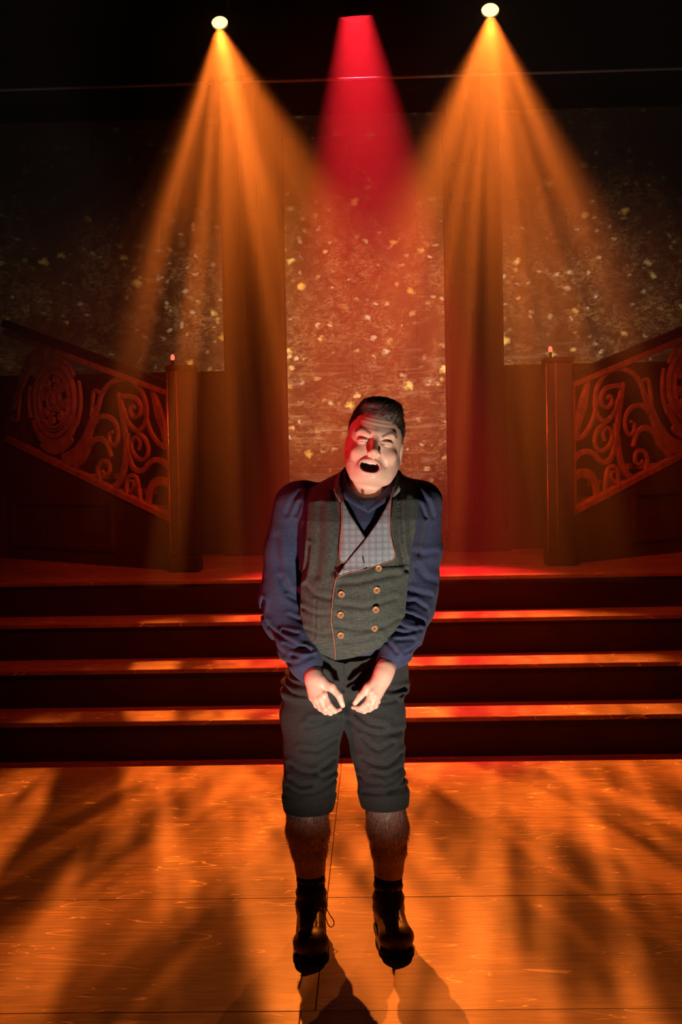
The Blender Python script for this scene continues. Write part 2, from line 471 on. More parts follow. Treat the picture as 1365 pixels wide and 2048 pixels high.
lamp(LAMP_L, AIM_L, .054, .30, M_glowA, 'left amber stage lamp, its lens glowing high above the left staircase')
lamp(LAMP_R, AIM_R, .058, .30, M_glowA, 'right amber stage lamp, its lens glowing at top right')
lamp(LAMP_C, AIM_C, .105, .56, M_glowR, 'middle stage lamp throwing the red beam', True)
ybz = 8.42
pa = P(640, 158, ybz); pb = P(770, 156, ybz)
bar = MB().tube([(-3.3, ybz, pa.z-.02), (3.3, ybz, pa.z+.01)], .010, 8).build('flown_bar', simple('pale_steel', (.25, .25, .25), .5, .3)); tag(bar, 'thin horizontal bar crossing the red beam near the top', 'bar')

# ------------------------------------------------------------------ staircases with pierced balustrades
U = Vector((.72, .694, 0)).normalized()
Nn = Vector((U.y, -U.x, 0))            # faces the audience side
A0 = Vector((P(1143, 900, 8.0).x, 8.0, 0))
def to_panel(px, py):
    d = fwd*FPX + cright*(px-682.5) - cup*(py-1024.0)
    t = (A0-CAM).dot(Nn)/d.dot(Nn)
    q = CAM + d*t
    return ((q-A0).dot(U), q.z)
def zr(zx, zy): return to_panel(885+zx/2.844, 600+zy/2.844)     # survey crop of the right panel
def catmull(pts, sub=6, closed=False):
    out = []; n = len(pts)
    rngi = range(n if closed else n-1)
    for i in rngi:
        p0 = pts[(i-1) % n] if closed or i > 0 else pts[0]
        p1 = pts[i]; p2 = pts[(i+1) % n]
        p3 = pts[(i+2) % n] if closed or i+2 < n else pts[n-1]
        for k in range(sub):
            t = k/sub
            out.append(tuple(.5*((2*b)+(-a+c)*t+(2*a-5*b+4*c-d)*t*t+(-a+3*b-3*c+d)*t**3) for a, b, c, d in zip(p0, p1, p2, p3)))
    if not closed: out.append(tuple(pts[-1]))
    return out
def ribbon(mb, pts, W, mirror, closed=False, th=.018, off=0.0):
    """flat bar of varying width along a path in the panel plane, extruded by th"""
    n = len(pts); L = []; R = []
    for i in range(n):
        a = pts[(i-1) % n] if closed else pts[max(i-1, 0)]
        b = pts[(i+1) % n] if closed else pts[min(i+1, n-1)]
        dx, dz = b[0]-a[0], b[1]-a[1]; l = math.hypot(dx, dz) or 1e-6
        w_ = pts[i][2]*W/2
        L.append((pts[i][0]-dz/l*w_, pts[i][1]+dx/l*w_)); R.append((pts[i][0]+dz/l*w_, pts[i][1]-dx/l*w_))
    def w3(s, z, o):
        p = A0 + U*s + Nn*(o)
        return Vector((-p.x+2*XM if mirror else p.x, p.y, z))
    vs = []; bev = min(.004, th*.3)
    for i in range(n):
        m = ((L[i][0]+R[i][0])/2, (L[i][1]+R[i][1])/2)
        ins = .8
        vs += [w3(*L[i], off-th/2), w3(*L[i], off+th/2-bev), w3(m[0]+(L[i][0]-m[0])*ins, m[1]+(L[i][1]-m[1])*ins, off+th/2),
               w3(m[0]+(R[i][0]-m[0])*ins, m[1]+(R[i][1]-m[1])*ins, off+th/2), w3(*R[i], off+th/2-bev), w3(*R[i], off-th/2)]
    fs = []
    for i in range(n if closed else n-1):
        a, b = i*6, ((i+1) % n)*6
        for k in range(6): fs.append((a+k, a+(k+1) % 6, b+(k+1) % 6, b+k))
    if not closed: fs += [tuple(range(6)), tuple(range((n-1)*6, n*6))[::-1]]
    mb.add(vs, fs)
XM = -0.015
def S(pts): return [(zr(x, y)[0], zr(x, y)[1], w_) for x, y, w_ in pts]
SCROLLS = [
 [(735, 1045, 30), (765, 1000, 44), (800, 985, 52), (845, 1000, 56), (872, 1055, 50), (884, 1130, 50)],
 [(742, 930, 24), (770, 885, 30), (820, 862, 32), (865, 880, 32), (900, 918, 30), (940, 918, 30), (968, 885, 32), (985, 810, 34), (998, 720, 36), (1008, 620, 40), (1018, 540, 42), (1032, 470, 20)],
 [(1015, 490, 34), (975, 490, 26), (930, 505, 24), (903, 550, 22), (912, 600, 22), (942, 612, 22), (965, 580, 20), (955, 545, 18), (938, 560, 14)],
 [(1002, 560, 22), (985, 630, 24), (935, 690, 26), (890, 665, 26), (870, 590, 26), (882, 500, 26), (925, 425, 28), (1000, 390, 30), (1070, 408, 30), (1125, 465, 32), (1155, 550, 36), (1185, 640, 44)],
 [(932, 695, 22), (885, 740, 22), (868, 805, 22), (890, 855, 22), (930, 850, 22), (962, 805, 22), (965, 755, 20), (938, 725, 18), (915, 755, 16), (925, 800, 14)],
 [(835, 425, 20), (822, 500, 40), (800, 600, 64), (775, 700, 44), (762, 800, 26)],
 [(885, 560, 16), (868, 640, 20), (845, 710, 24), (800, 775, 26), (750, 800, 22)],
 [(745, 560, 12), (748, 690, 26), (742, 830, 30), (740, 960, 22)],
 [(985, 700, 24), (996, 780, 34), (1008, 880, 40), (1030, 955, 40), (1070, 1010, 44), (1110, 1030, 30)],
 [(1185, 640, 40), (1140, 602, 32), (1085, 608, 28), (1048, 655, 26), (1042, 720, 24), (1062, 768, 22), (1090, 750, 20), (1092, 705, 18), (1072, 690, 16)],
 [(1150, 530, 30), (1195, 640, 60), (1235, 740, 84), (1290, 815, 96), (1370, 850, 90)],
 [(1300, 880, 60), (1245, 825, 48), (1205, 755, 40), (1150, 728, 34), (1108, 760, 28), (1085, 835, 18)],
 [(1160, 975, 34), (1168, 905, 28), (1142, 858, 26), (1105, 868, 24), (1098, 915, 22), (1122, 938, 20), (1142, 912, 14)],
 [(925, 1100, 20), (932, 1010, 22), (950, 950, 24), (990, 955, 24), (1002, 1010, 24), (998, 1070, 22)],
 [(985, 1040, 20), (960, 1010, 18), (962, 980, 16), (982, 975, 14)],
 [(1130, 470, 14), (1170, 450, 22), (1185, 520, 22), (1195, 600, 20)],
]
PXW = 1/2.844/2530*8.3
b0 = zr(742, 1205); b1 = zr(1365, 880)
t0_ = zr(742, 485); 
SL = (b1[1]-b0[1])/(b1[0]-b0[0])
cmed = None
# medallion centre measured on the left panel, mirrored
pl_ = None
d_ = fwd*FPX + cright*(108-682.5) - cup*(800-1024.0)
dm = Vector((-d_.x, d_.y, d_.z)); cm = Vector((2*XM, 0, CAM.z))
tt = (A0-cm).dot(Nn)/dm.dot(Nn); qq = cm+dm*tt
cmed = ((qq-A0).dot(U), qq.z)
0 and print('slope', SL, 'medallion', cmed, 'b0', b0, 'b1', b1, 't0', t0_, 'Y0', Y0, 'seam', seam_x, 'rows', rows, 'tread', TRD)
SEND = 2.02
def rail_line(s, z0): return z0+SL*s
RM = .255
def staircase(mirror):
    side = 'left' if mirror else 'right'
    def w3(s, z, o=0.0):
        p = A0 + U*s + Nn*o
        return Vector((-p.x+2*XM if mirror else p.x, p.y, z))
    org = w3(0, ZP)
    e = empty('balustrade', org)
    tag(e, 'pierced scrollwork balustrade with a round medallion on the %s staircase' % side, 'railing', None)
    zb, zt = b0[1], t0_[1]
    def bar(name, pts, W, th, off=0.0, m=M_iron):
        mb = MB(); ribbon(mb, [(s, z, 1.0) for s, z in pts], W, mirror, th=th, off=off); return mb.build(name, m, e)
    bar('bottom_rail', [(0, zb), (SEND, rail_line(SEND, zb))], .045, .05)
    bar('top_rail', [(0, zt), (SEND, rail_line(SEND, zt))], .04, .04)
    bar('handrail', [(.0, zt+.045), (SEND, rail_line(SEND, zt+.065))], .055, .042, m=M_blackpaint)
    bar('end_stile', [(0.015, zb), (0.015, zt)], .04, .03)
    for k, sp in enumerate(SCROLLS):
        pts = catmull(S(sp), 5)
        # keep scrolls inside the frame
        q = []
        for s, z, w_ in pts:
            s = max(s, .01); z = min(max(z, rail_line(s, zb)), rail_line(s, zt)); q.append((s, z, w_))
        mb = MB(); ribbon(mb, q, PXW, mirror, th=.018+.002*(k % 3)); mb.build('scroll', M_iron, e)
        # the far half of the panel repeats the scrolls, reflected about the medallion
        if k not in (5, 6, 7, 0):
            q2 = []
            for s, z, w_ in q:
                s2 = 2*cmed[0]-s
                z2 = rail_line(s2, zb)+(rail_line(s, zt)-z)
                q2.append((s2, z2, w_))
            if max(a[0] for a in q2) < SEND+.01:
                mb = MB(); ribbon(mb, q2, PXW, mirror, th=.018); mb.build('scroll', M_iron, e)
    # medallion: raised rings and a flower of curls
    md = None
    def circ(r, n=48, e2=1.0): return [(cmed[0]+r*math.cos(2*math.pi*i/n), cmed[1]+r*e2*math.sin(2*math.pi*i/n)) for i in range(n)]
    mb = MB(); ribbon(mb, [(s, z, 1) for s, z in circ(RM)], .034, mirror, True, .034)
    md = mb.build('medallion', M_iron, e)
    for r, wd, th in ((RM*.86, .012, .022), (RM*.76, .024, .03), (RM*.30, .016, .03)):
        mb = MB(); ribbon(mb, [(s, z, 1) for s, z in circ(r)], wd, mirror, True, th); mb.build('ring', M_iron, md)
    mb = MB()
    n = 20
    vs = [w3(cmed[0], cmed[1], .03)]
    for rr, oo in ((RM*.10, .028), (RM*.17, .012), (RM*.17, -.008)):
        vs += [w3(cmed[0]+rr*math.cos(2*math.pi*i/n), cmed[1]+rr*math.sin(2*math.pi*i/n), oo) for i in range(n)]
    fs = [(0, 1+i, 1+(i+1) % n) for i in range(n)]
    for q in range(2): fs += [(1+q*n+i, 1+(q+1)*n+i, 1+(q+1)*n+(i+1) % n, 1+q*n+(i+1) % n) for i in range(n)]
    mb.add(vs, fs); mb.build('boss', M_iron, md)
    for k in range(8):
        a = k*math.pi/4+.2; pts = []
        sgn = 1 if k % 2 else -1
        ccx, ccz = cmed[0]+RM*.55*math.cos(a), cmed[1]+RM*.55*math.sin(a)
        for i in range(20):
            f = i/19; rr = RM*(.155-.12*f); an = a+math.pi+sgn*(f*math.pi*2.6)
            pts.append((ccx+rr*math.cos(an), ccz+rr*math.sin(an), 1-.5*f))
        pts = [(cmed[0]+RM*.16*math.cos(a), cmed[1]+RM*.16*math.sin(a), 1.1)]+pts
        mb = MB(); ribbon(mb, pts, .026, mirror, th=.020+.004*(k % 2)); mb.build('petal', M_iron, md)
    for r_, a0, a1, w0, w1 in ((1.24, 205, 335, .03, .075), (1.20, 35, 150, .016, .03), (1.42, 232, 300, .03, .05), (1.33, 160, 215, .02, .03), (1.33, -20, 20, .03, .02)):
        pts = []
        for i in range(18):
            f = i/17; an = math.radians(a0+(a1-a0)*f); pts.append((cmed[0]+RM*r_*math.cos(an), cmed[1]+RM*r_*math.sin(an), w0+(w1-w0)*math.sin(f*math.pi)))
        pts = [(s, min(max(z, rail_line(s, zb)), rail_line(s, zt)), w_) for s, z, w_ in pts]
        mb = MB(); ribbon(mb, pts, 1.0, mirror, th=.02); mb.build('scroll', M_iron, e)
    # newel post
    nb = MB(); px = -.20
    nv = empty('newel_post', w3(-.10, ZP)); tag(nv, 'square newel post with a small red light, foot of the %s staircase' % side, 'post')
    ztop = P(345, 735, 8.0).z
    c = w3(-.125, 0)
    hw = .08
    MB().box((c.x-hw, c.y-hw, ZP+.1), (c.x+hw, c.y+hw, ztop-.03), bev=.006).build('shaft', M_blackpaint, nv)
    MB().box((c.x-hw-.012, c.y-hw-.012, ZP), (c.x+hw+.012, c.y+hw+.012, ZP+.1), bev=.008).build('base', M_wall, nv)
    MB().box((c.x-hw-.012, c.y-hw-.012, ztop-.03), (c.x+hw+.012, c.y+hw+.012, ztop), bev=.006).build('cap', M_wall, nv)
    MB().tube([(c.x-hw-.002, c.y-hw-.004, ZP+.1), (c.x-hw-.002, c.y-hw-.004, ztop-.03)], .0045, 8).build('edge_strip', M_strip, nv)
    MB().tube([(c.x-hw+.055, c.y-hw-.003, ZP+.1), (c.x-hw+.055, c.y-hw-.003, ztop-.03)], .003, 8).build('edge_strip', M_iron, nv)
    bx = c.x-hw+.03
    MB().tube([(bx, c.y-.04, ztop), (bx, c.y-.04, ztop+.035)], .010, 10).build('socket', M_blackpaint, nv)
    MB().lathe([(.001, .052), (.009, .047), (.013, .034), (.011, .018), (.006, .008)], Matrix.Translation((bx, c.y-.04, ztop+.02)), 14).build('bulb', M_led, nv)
    # flight of steps behind the balustrade, and the wall under it
    fe = empty('staircase', w3(.1, ZP)); tag(fe, 'dark flight of stairs rising to the %s behind its balustrade' % side, 'stairs')
    run, rise = .40, .40*SL
    for k in range(4):
        s0, s1 = .32+k*run, .32+(k+1)*run
        wid = min(.36, (9.30-8-.694*s1)/.72)
        if wid < .1: break
        zt_ = b0[1]-.10+SL*.32+(k+1)*rise-.03
        o0, o1 = -.05, -.05-wid
        v8 = [w3(s0, zt_-.04, o0), w3(s1+.02, zt_-.04, o0), w3(s1+.02, zt_-.04, o1), w3(s0, zt_-.04, o1), w3(s0, zt_, o0), w3(s1+.02, zt_, o0), w3(s1+.02, zt_, o1), w3(s0, zt_, o1)]
        f8 = [(0, 3, 2, 1), (4, 5, 6, 7), (0, 1, 5, 4), (1, 2, 6, 5), (2, 3, 7, 6), (3, 0, 4, 7)]
        mb = MB(); mb.add(v8, f8); mb.build('stair_tread', M_tread, fe)
        v8 = [w3(s0+.02, ZP, o0), w3(s0+.05, ZP, o0), w3(s0+.05, ZP, o1), w3(s0+.02, ZP, o1), w3(s0+.02, zt_-.041, o0), w3(s0+.05, zt_-.041, o0), w3(s0+.05, zt_-.041, o1), w3(s0+.02, zt_-.041, o1)]
        mb = MB(); mb.add(v8, f8); mb.build('stair_riser', M_riser, fe)
    # stringer wall
    zs0 = b0[1]-.045
    mb = MB(); vs = []
    for o in (.02, -.02):
        vs += [w3(0, ZP, o), w3(SEND, ZP, o), w3(SEND, zs0+SL*SEND, o), w3(0, zs0, o)]
    mb.add(vs, [(0, 1, 2, 3), (7, 6, 5, 4), (0, 4, 5, 1), (1, 5, 6, 2), (2, 6, 7, 3), (3, 7, 4, 0)]); mb.build('stringer', M_wall, fe)
    # raised panel frame on the stringer wall
    sa, sb = to_panel(1262, 1020)[0], SEND-.1
    za = ZP+.12; zh = to_panel(1265, 985)[1]
    for pts in ([(sa, za), (sa, zh)], [(sa-.02, za), (sb, za)], [(sb, za), (sb, zh)], [(sa-.02, zh), (sb, zh)]):
        mb = MB(); ribbon(mb, [(s, z, 1) for s, z in pts], .04, mirror, th=.025, off=.034); mb.build('panel_moulding', M_wall, fe)
    return e
M_strip = simple('polished_edge', (.75, .45, .35), .25, .9, bump=0)
staircase(False); staircase(True)

# ------------------------------------------------------------------ haze
t = NT('stage_haze'); t.N.remove(t.b)
vs_ = t.n('VolumeScatter'); vs_.inputs['Color'].default_value = (1, .80, .72, 1); vs_.inputs['Density'].default_value = .062; vs_.inputs['Anisotropy'].default_value = .25
t.K.new(vs_.outputs[0], t.out.inputs['Volume'])
hz = MB().box((-3.2, Y0+.5, ZP+.005), (3.2, 9.58, 5.9)).build('haze', t.m)
tag(hz, 'thin stage smoke hanging in the lamp beams over the platform', 'haze', kind='stuff')
# ------------------------------------------------------------------ the singer: sculpted as distance fields, meshed with surface nets
def W(px, py, Y): return np.array(P(px, py, Y), dtype=np.float64)
def smin(a, b, k):
    h = np.clip(.5+.5*(b-a)/k, 0, 1); return b+(a-b)*h-k*h*(1-h)
def smax(a, b, k): return -smin(-a, -b, k)
def cone(p, a, b, ra, rb, sy=1.0):
    q = p-a; ab = np.asarray(b)-np.asarray(a)
    if sy != 1.0: q = q*np.array([1, 1/sy, 1]); ab = ab*np.array([1, 1/sy, 1])
    h = np.clip(q@ab/(ab@ab+1e-12), 0, 1)
    return np.linalg.norm(q-h[:, None]*ab, axis=1)-(ra+h*(rb-ra))
def chain(p, pts, rs, k=.012, sy=1.0):
    d = None
    for i in range(len(pts)-1):
        c = cone(p, pts[i], pts[i+1], rs[i], rs[i+1], sy)
        d = c if d is None else smin(d, c, k)
    return d
def ell(p, c, r):
    r = np.asarray(r, float); q = (p-np.asarray(c))/r
    k0 = np.linalg.norm(q, axis=1); k1 = np.linalg.norm(q/r, axis=1)+1e-9
    return k0*(k0-1)/k1
def sdf_mesh(f, lo, hi, h, slack=1.8, B=8):
    lo = np.asarray(lo, float); n = np.ceil((np.asarray(hi)-lo)/h/B).astype(int)
    N = n*B+1
    F = np.ones(N)*1.0
    ii = np.stack(np.meshgrid(*[np.arange(k) for k in n], indexing='ij'), -1).reshape(-1, 3)
    d = f(lo+(ii*B+B/2)*h)
    for q, dd in ((ii[d < 0], -1.0),):
        for a in q: F[a[0]*B:a[0]*B+B+1, a[1]*B:a[1]*B+B+1, a[2]*B:a[2]*B+B+1] = dd
    act = ii[np.abs(d) < B*h*.87*slack]
    loc = np.stack(np.meshgrid(*[np.arange(B+1)]*3, indexing='ij'), -1).reshape(-1, 3)
    for s in range(0, len(act), 400):
        a = act[s:s+400]
        g = (a[:, None, :]*B+loc[None]).reshape(-1, 3)
        v = f(lo+g*h)
        F[g[:, 0], g[:, 1], g[:, 2]] = v
    # surface nets
    I = F < 0
    c = [I[:-1, :-1, :-1], I[1:, :-1, :-1], I[:-1, 1:, :-1], I[1:, 1:, :-1], I[:-1, :-1, 1:], I[1:, :-1, 1:], I[:-1, 1:, 1:], I[1:, 1:, 1:]]
    sm = sum(x.astype(np.int8) for x in c); cell = np.argwhere((sm > 0) & (sm < 8))
    idx = -np.ones(I[:-1, :-1, :-1].shape, dtype=np.int64); idx[tuple(cell.T)] = np.arange(len(cell))
    co = np.array([(0, 0, 0), (1, 0, 0), (0, 1, 0), (1, 1, 0), (0, 0, 1), (1, 0, 1), (0, 1, 1), (1, 1, 1)])
    vals = np.stack([F[tuple((cell+o).T)] for o in co], 1)
    acc = np.zeros((len(cell), 3)); cnt = np.zeros(len(cell))
    for a, b in ((0, 1), (2, 3), (4, 5), (6, 7), (0, 2), (1, 3), (4, 6), (5, 7), (0, 4), (1, 5), (2, 6), (3, 7)):
        va, vb = vals[:, a], vals[:, b]; m = (va < 0) != (vb < 0)
        t_ = np.where(m, va/np.where(m, va-vb, 1), 0)
        acc += np.where(m[:, None], co[a]+(co[b]-co[a])*t_[:, None], 0); cnt += m
    V = lo+(cell+acc/cnt[:, None])*h
    Q = []
    for ax in range(3):
        s1 = [slice(None)]*3; s2 = [slice(None)]*3; s1[ax] = slice(0, -1); s2[ax] = slice(1, None)
        A, Bq = I[tuple(s1)], I[tuple(s2)]
        e = np.argwhere(A != Bq)
        u, v = [(1, 2), (2, 0), (0, 1)][ax]
        ok = (e[:, u] > 0) & (e[:, v] > 0) & (e[:, u] < I.shape[u]-1) & (e[:, v] < I.shape[v]-1)
        e = e[ok]; du = np.eye(3, dtype=int)[u]; dv = np.eye(3, dtype=int)[v]
        q = np.stack([idx[tuple((e-du-dv).T)], idx[tuple((e-dv).T)], idx[tuple(e.T)], idx[tuple((e-du).T)]], 1)
        fl = A[tuple(e.T)]
        q[~fl] = q[~fl][:, ::-1]
        Q.append(q)
    return V, np.concatenate(Q)
def np_mesh(name, V, Q, mats, parent, origin, col=None):
    me = bpy.data.meshes.new(name)
    me.vertices.add(len(V)); me.vertices.foreach_set('co', V.astype(np.float32).ravel())
    me.loops.add(len(Q)*4); me.loops.foreach_set('vertex_index', Q.astype(np.int32).ravel())
    me.polygons.add(len(Q)); me.polygons.foreach_set('loop_start', np.arange(0, len(Q)*4, 4, dtype=np.int32))
    me.polygons.foreach_set('use_smooth', np.ones(len(Q), dtype=bool))
    me.update(calc_edges=True); me.validate()
    if col is not None:
        a = me.color_attributes.new('tone', 'FLOAT_COLOR', 'POINT')
        a.data.foreach_set('color', np.concatenate([col, np.ones((len(col), 1))], 1).astype(np.float32).ravel())
    me.materials.append(mats)
    return link(name, me, parent, origin)
def crease(p, lines, yc):
    """cloth creases: measured fold lines pressed into the front of the cloth, with a soft ridge beside each"""
    out = np.zeros(len(p)); fr = p[:, 1] < yc
    for pts, A, w_ in lines:
        best = np.full(len(p), 1e9); side = np.zeros(len(p))
        for (a, b) in zip(pts[:-1], pts[1:]):
            a_ = np.array([a[0], a[2]]); b_ = np.array([b[0], b[2]]); ab = b_-a_
            q = p[:, [0, 2]]-a_; h = np.clip(q@ab/(ab@ab+1e-12), 0, 1)
            r = q-h[:, None]*ab; d = np.linalg.norm(r, axis=1)+ .25*w_*0
            m = d < best; best = np.where(m, d, best)
            cr = (ab[0]*q[:, 1]-ab[1]*q[:, 0]); side = np.where(m, np.sign(cr), side)
        sd = best*side
        out += np.where(fr, A*np.exp(-(sd/w_)**2)-.75*A*np.exp(-((sd-2.1*w_)/(1.3*w_))**2)-.3*A*np.exp(-((sd+2.3*w_)/(1.5*w_))**2), 0)
    return out
def z2(x, y, Y=3.68): return W(500+x/3.25, 1060+y/3.25, Y)     # survey crops of the torso and the legs
def z3(x, y, Y=3.78): return W(500+x/3.25, 1440+y/3.25, Y)
def CR(fn, L, ka=1.0, kw=1.0): return [([fn(x, y) for x, y in pts], A*ka, w_*kw) for pts, A, w_ in L]

BASE = Vector((W(700, 1890, 3.83)[0], 3.83, 0.0))
man = empty('person', BASE)
tag(man, 'singing man in navy shirt, grey-green waistcoat, dark cropped trousers and laced boots, mouth open', 'person')

# ---- materials
t = NT('skin'); at = t.n('Attribute'); at.attribute_name = 'tone'
co = t.coord(); n1 = t.noise(co, 260, 3, .6); n2 = t.noise(co, 30, 3, .6)
t.base(t.mix(t.rng(n2, .3, .7, 0, .22), at.outputs['Color'], (.66, .30, .22)))
t.rough(.45).spec(.4); t.bump(n1, .12, .0006)
t.b.inputs['Subsurface Weight'].default_value = .12; t.b.inputs['Subsurface Radius'].default_value = (1, .35, .2); t.b.inputs['Subsurface Scale'].default_value = .006
M_skin = t.m
def cloth(name, c, c2, wscale=900, bump=.25, rough=.85, sheen=.2, check=None, wrinkle=.0):
    t = NT(name); co = t.coord()
    a = t.wave(t.coord((1, 1, 1)), wscale/6.28, .6, 'X'); b = t.wave(t.coord((1, 1, 1)), wscale/6.28, .6, 'Z')
    wv = t.math('MULTIPLY', a, b)
    slub = t.noise(t.coord((18, 18, 160)), 3, 3, .6); slub2 = t.noise(t.coord((160, 160, 18)), 3, 3, .6)
    m = t.rng(t.math('ADD', slub, slub2), .8, 1.2)
    cc = t.mix(m, c, c2)
    if check: cc = check(t, cc)
    t.base(cc); t.rough(rough).spec(.2); t.b.inputs['Sheen Weight'].default_value = sheen
    h = t.math('ADD', t.math('MULTIPLY', wv, .3), t.math('MULTIPLY', m, .4))
    if wrinkle:
        wr = t.noise(t.coord((5, 5, 13)), 3.2, 3, .5, .8)
        h = t.math('ADD', h, t.math('MULTIPLY', wr, wrinkle))
    t.bump(h, bump, .0015)
    return t.m
M_shirt = cloth('navy_cotton', (.033, .040, .088), (.042, .052, .108), 1500, .5, .75, .06, wrinkle=3.0)
M_vest = cloth('grey_green_tweed', (.034, .041, .034), (.080, .087, .075), 900, .45, .9, .08, wrinkle=1.2)
M_trouser = cloth('charcoal_wool', (.026, .028, .027), (.040, .042, .040), 1200, .4, .9, .05, wrinkle=2.0)
def glen(t, cc):
    x = t.wave(t.coord(rotz=0), 130, 0, 'X'); z = t.wave(t.coord(), 130, 0, 'Z')
    gx = t.rng(t.wave(t.coord(), 17, 0, 'X'), .45, .55); gz = t.rng(t.wave(t.coord(), 17, 0, 'Z'), .45, .55)
    s1 = t.math('MULTIPLY', t.rng(x, .35, .65), gx); s2 = t.math('MULTIPLY', t.rng(z, .35, .65), gz)
    ck = t.math('MAXIMUM', s1, s2)
    lx = t.rng(t.wave(t.coord(loc=(.3, 0, 0)), 17, 0, 'X'), .985, 1.0); lz = t.rng(t.wave(t.coord(loc=(0, 0, .3)), 17, 0, 'Z'), .985, 1.0)
    c1 = t.mix(ck, (.27, .29, .325), (.15, .165, .19))
    return t.mix(t.math('MULTIPLY', t.math('MAXIMUM', lx, lz), .22), c1, (.6, .62, .62))
M_lapel = cloth('glen_check_lapel', (.3, .3, .3), (.3, .3, .3), 1200, .15, .5, .1, check=glen)
M_collar = cloth('grey_green_collar', (.07, .08, .07), (.13, .14, .12), 900, .3, .85)
M_piping = simple('tan_piping', (.34, .13, .06), .5, gscale=200)
M_button = simple('brown_horn_button', (.42, .20, .08), .3, gscale=160, grain=.3)
M_shirtbutton = simple('navy_button', (.05, .055, .09), .3)
M_thread = simple('dark_thread', (.03, .015, .01), .8)
M_sock = simple('black_sock', (.010, .010, .010), .95, gscale=300, spec=.1, bump=.3)
M_tooth = simple('teeth', (.80, .74, .66), .3, gscale=60, grain=.05)
M_lace = simple('dark_lace', (.05, .03, .02), .7, gscale=300)
M_sole = simple('black_rubber', (.012, .011, .010), .8)
t = NT('worn_brown_leather'); co = t.coord(); n1 = t.noise(co, 22, 4, .6); n2 = t.noise(co, 180, 3, .5)
t.base(t.mix(t.rng(n1, .35, .7), (.035, .018, .012), (.10, .045, .022))); t.rough(t.rng(n1, .3, .7, .36, .55)); t.bump(n2, .25, .0008); M_leather = t.m
t = NT('brown_hair'); co = t.coord((1, 1, 1)); n1 = t.noise(t.coord((300, 40, 60)), 2, 3, .6)
t.base(t.mix(n1, (.008, .005, .0035), (.055, .030, .018))); t.rough(.5); t.bump(n1, .6, .002); M_hair = t.m

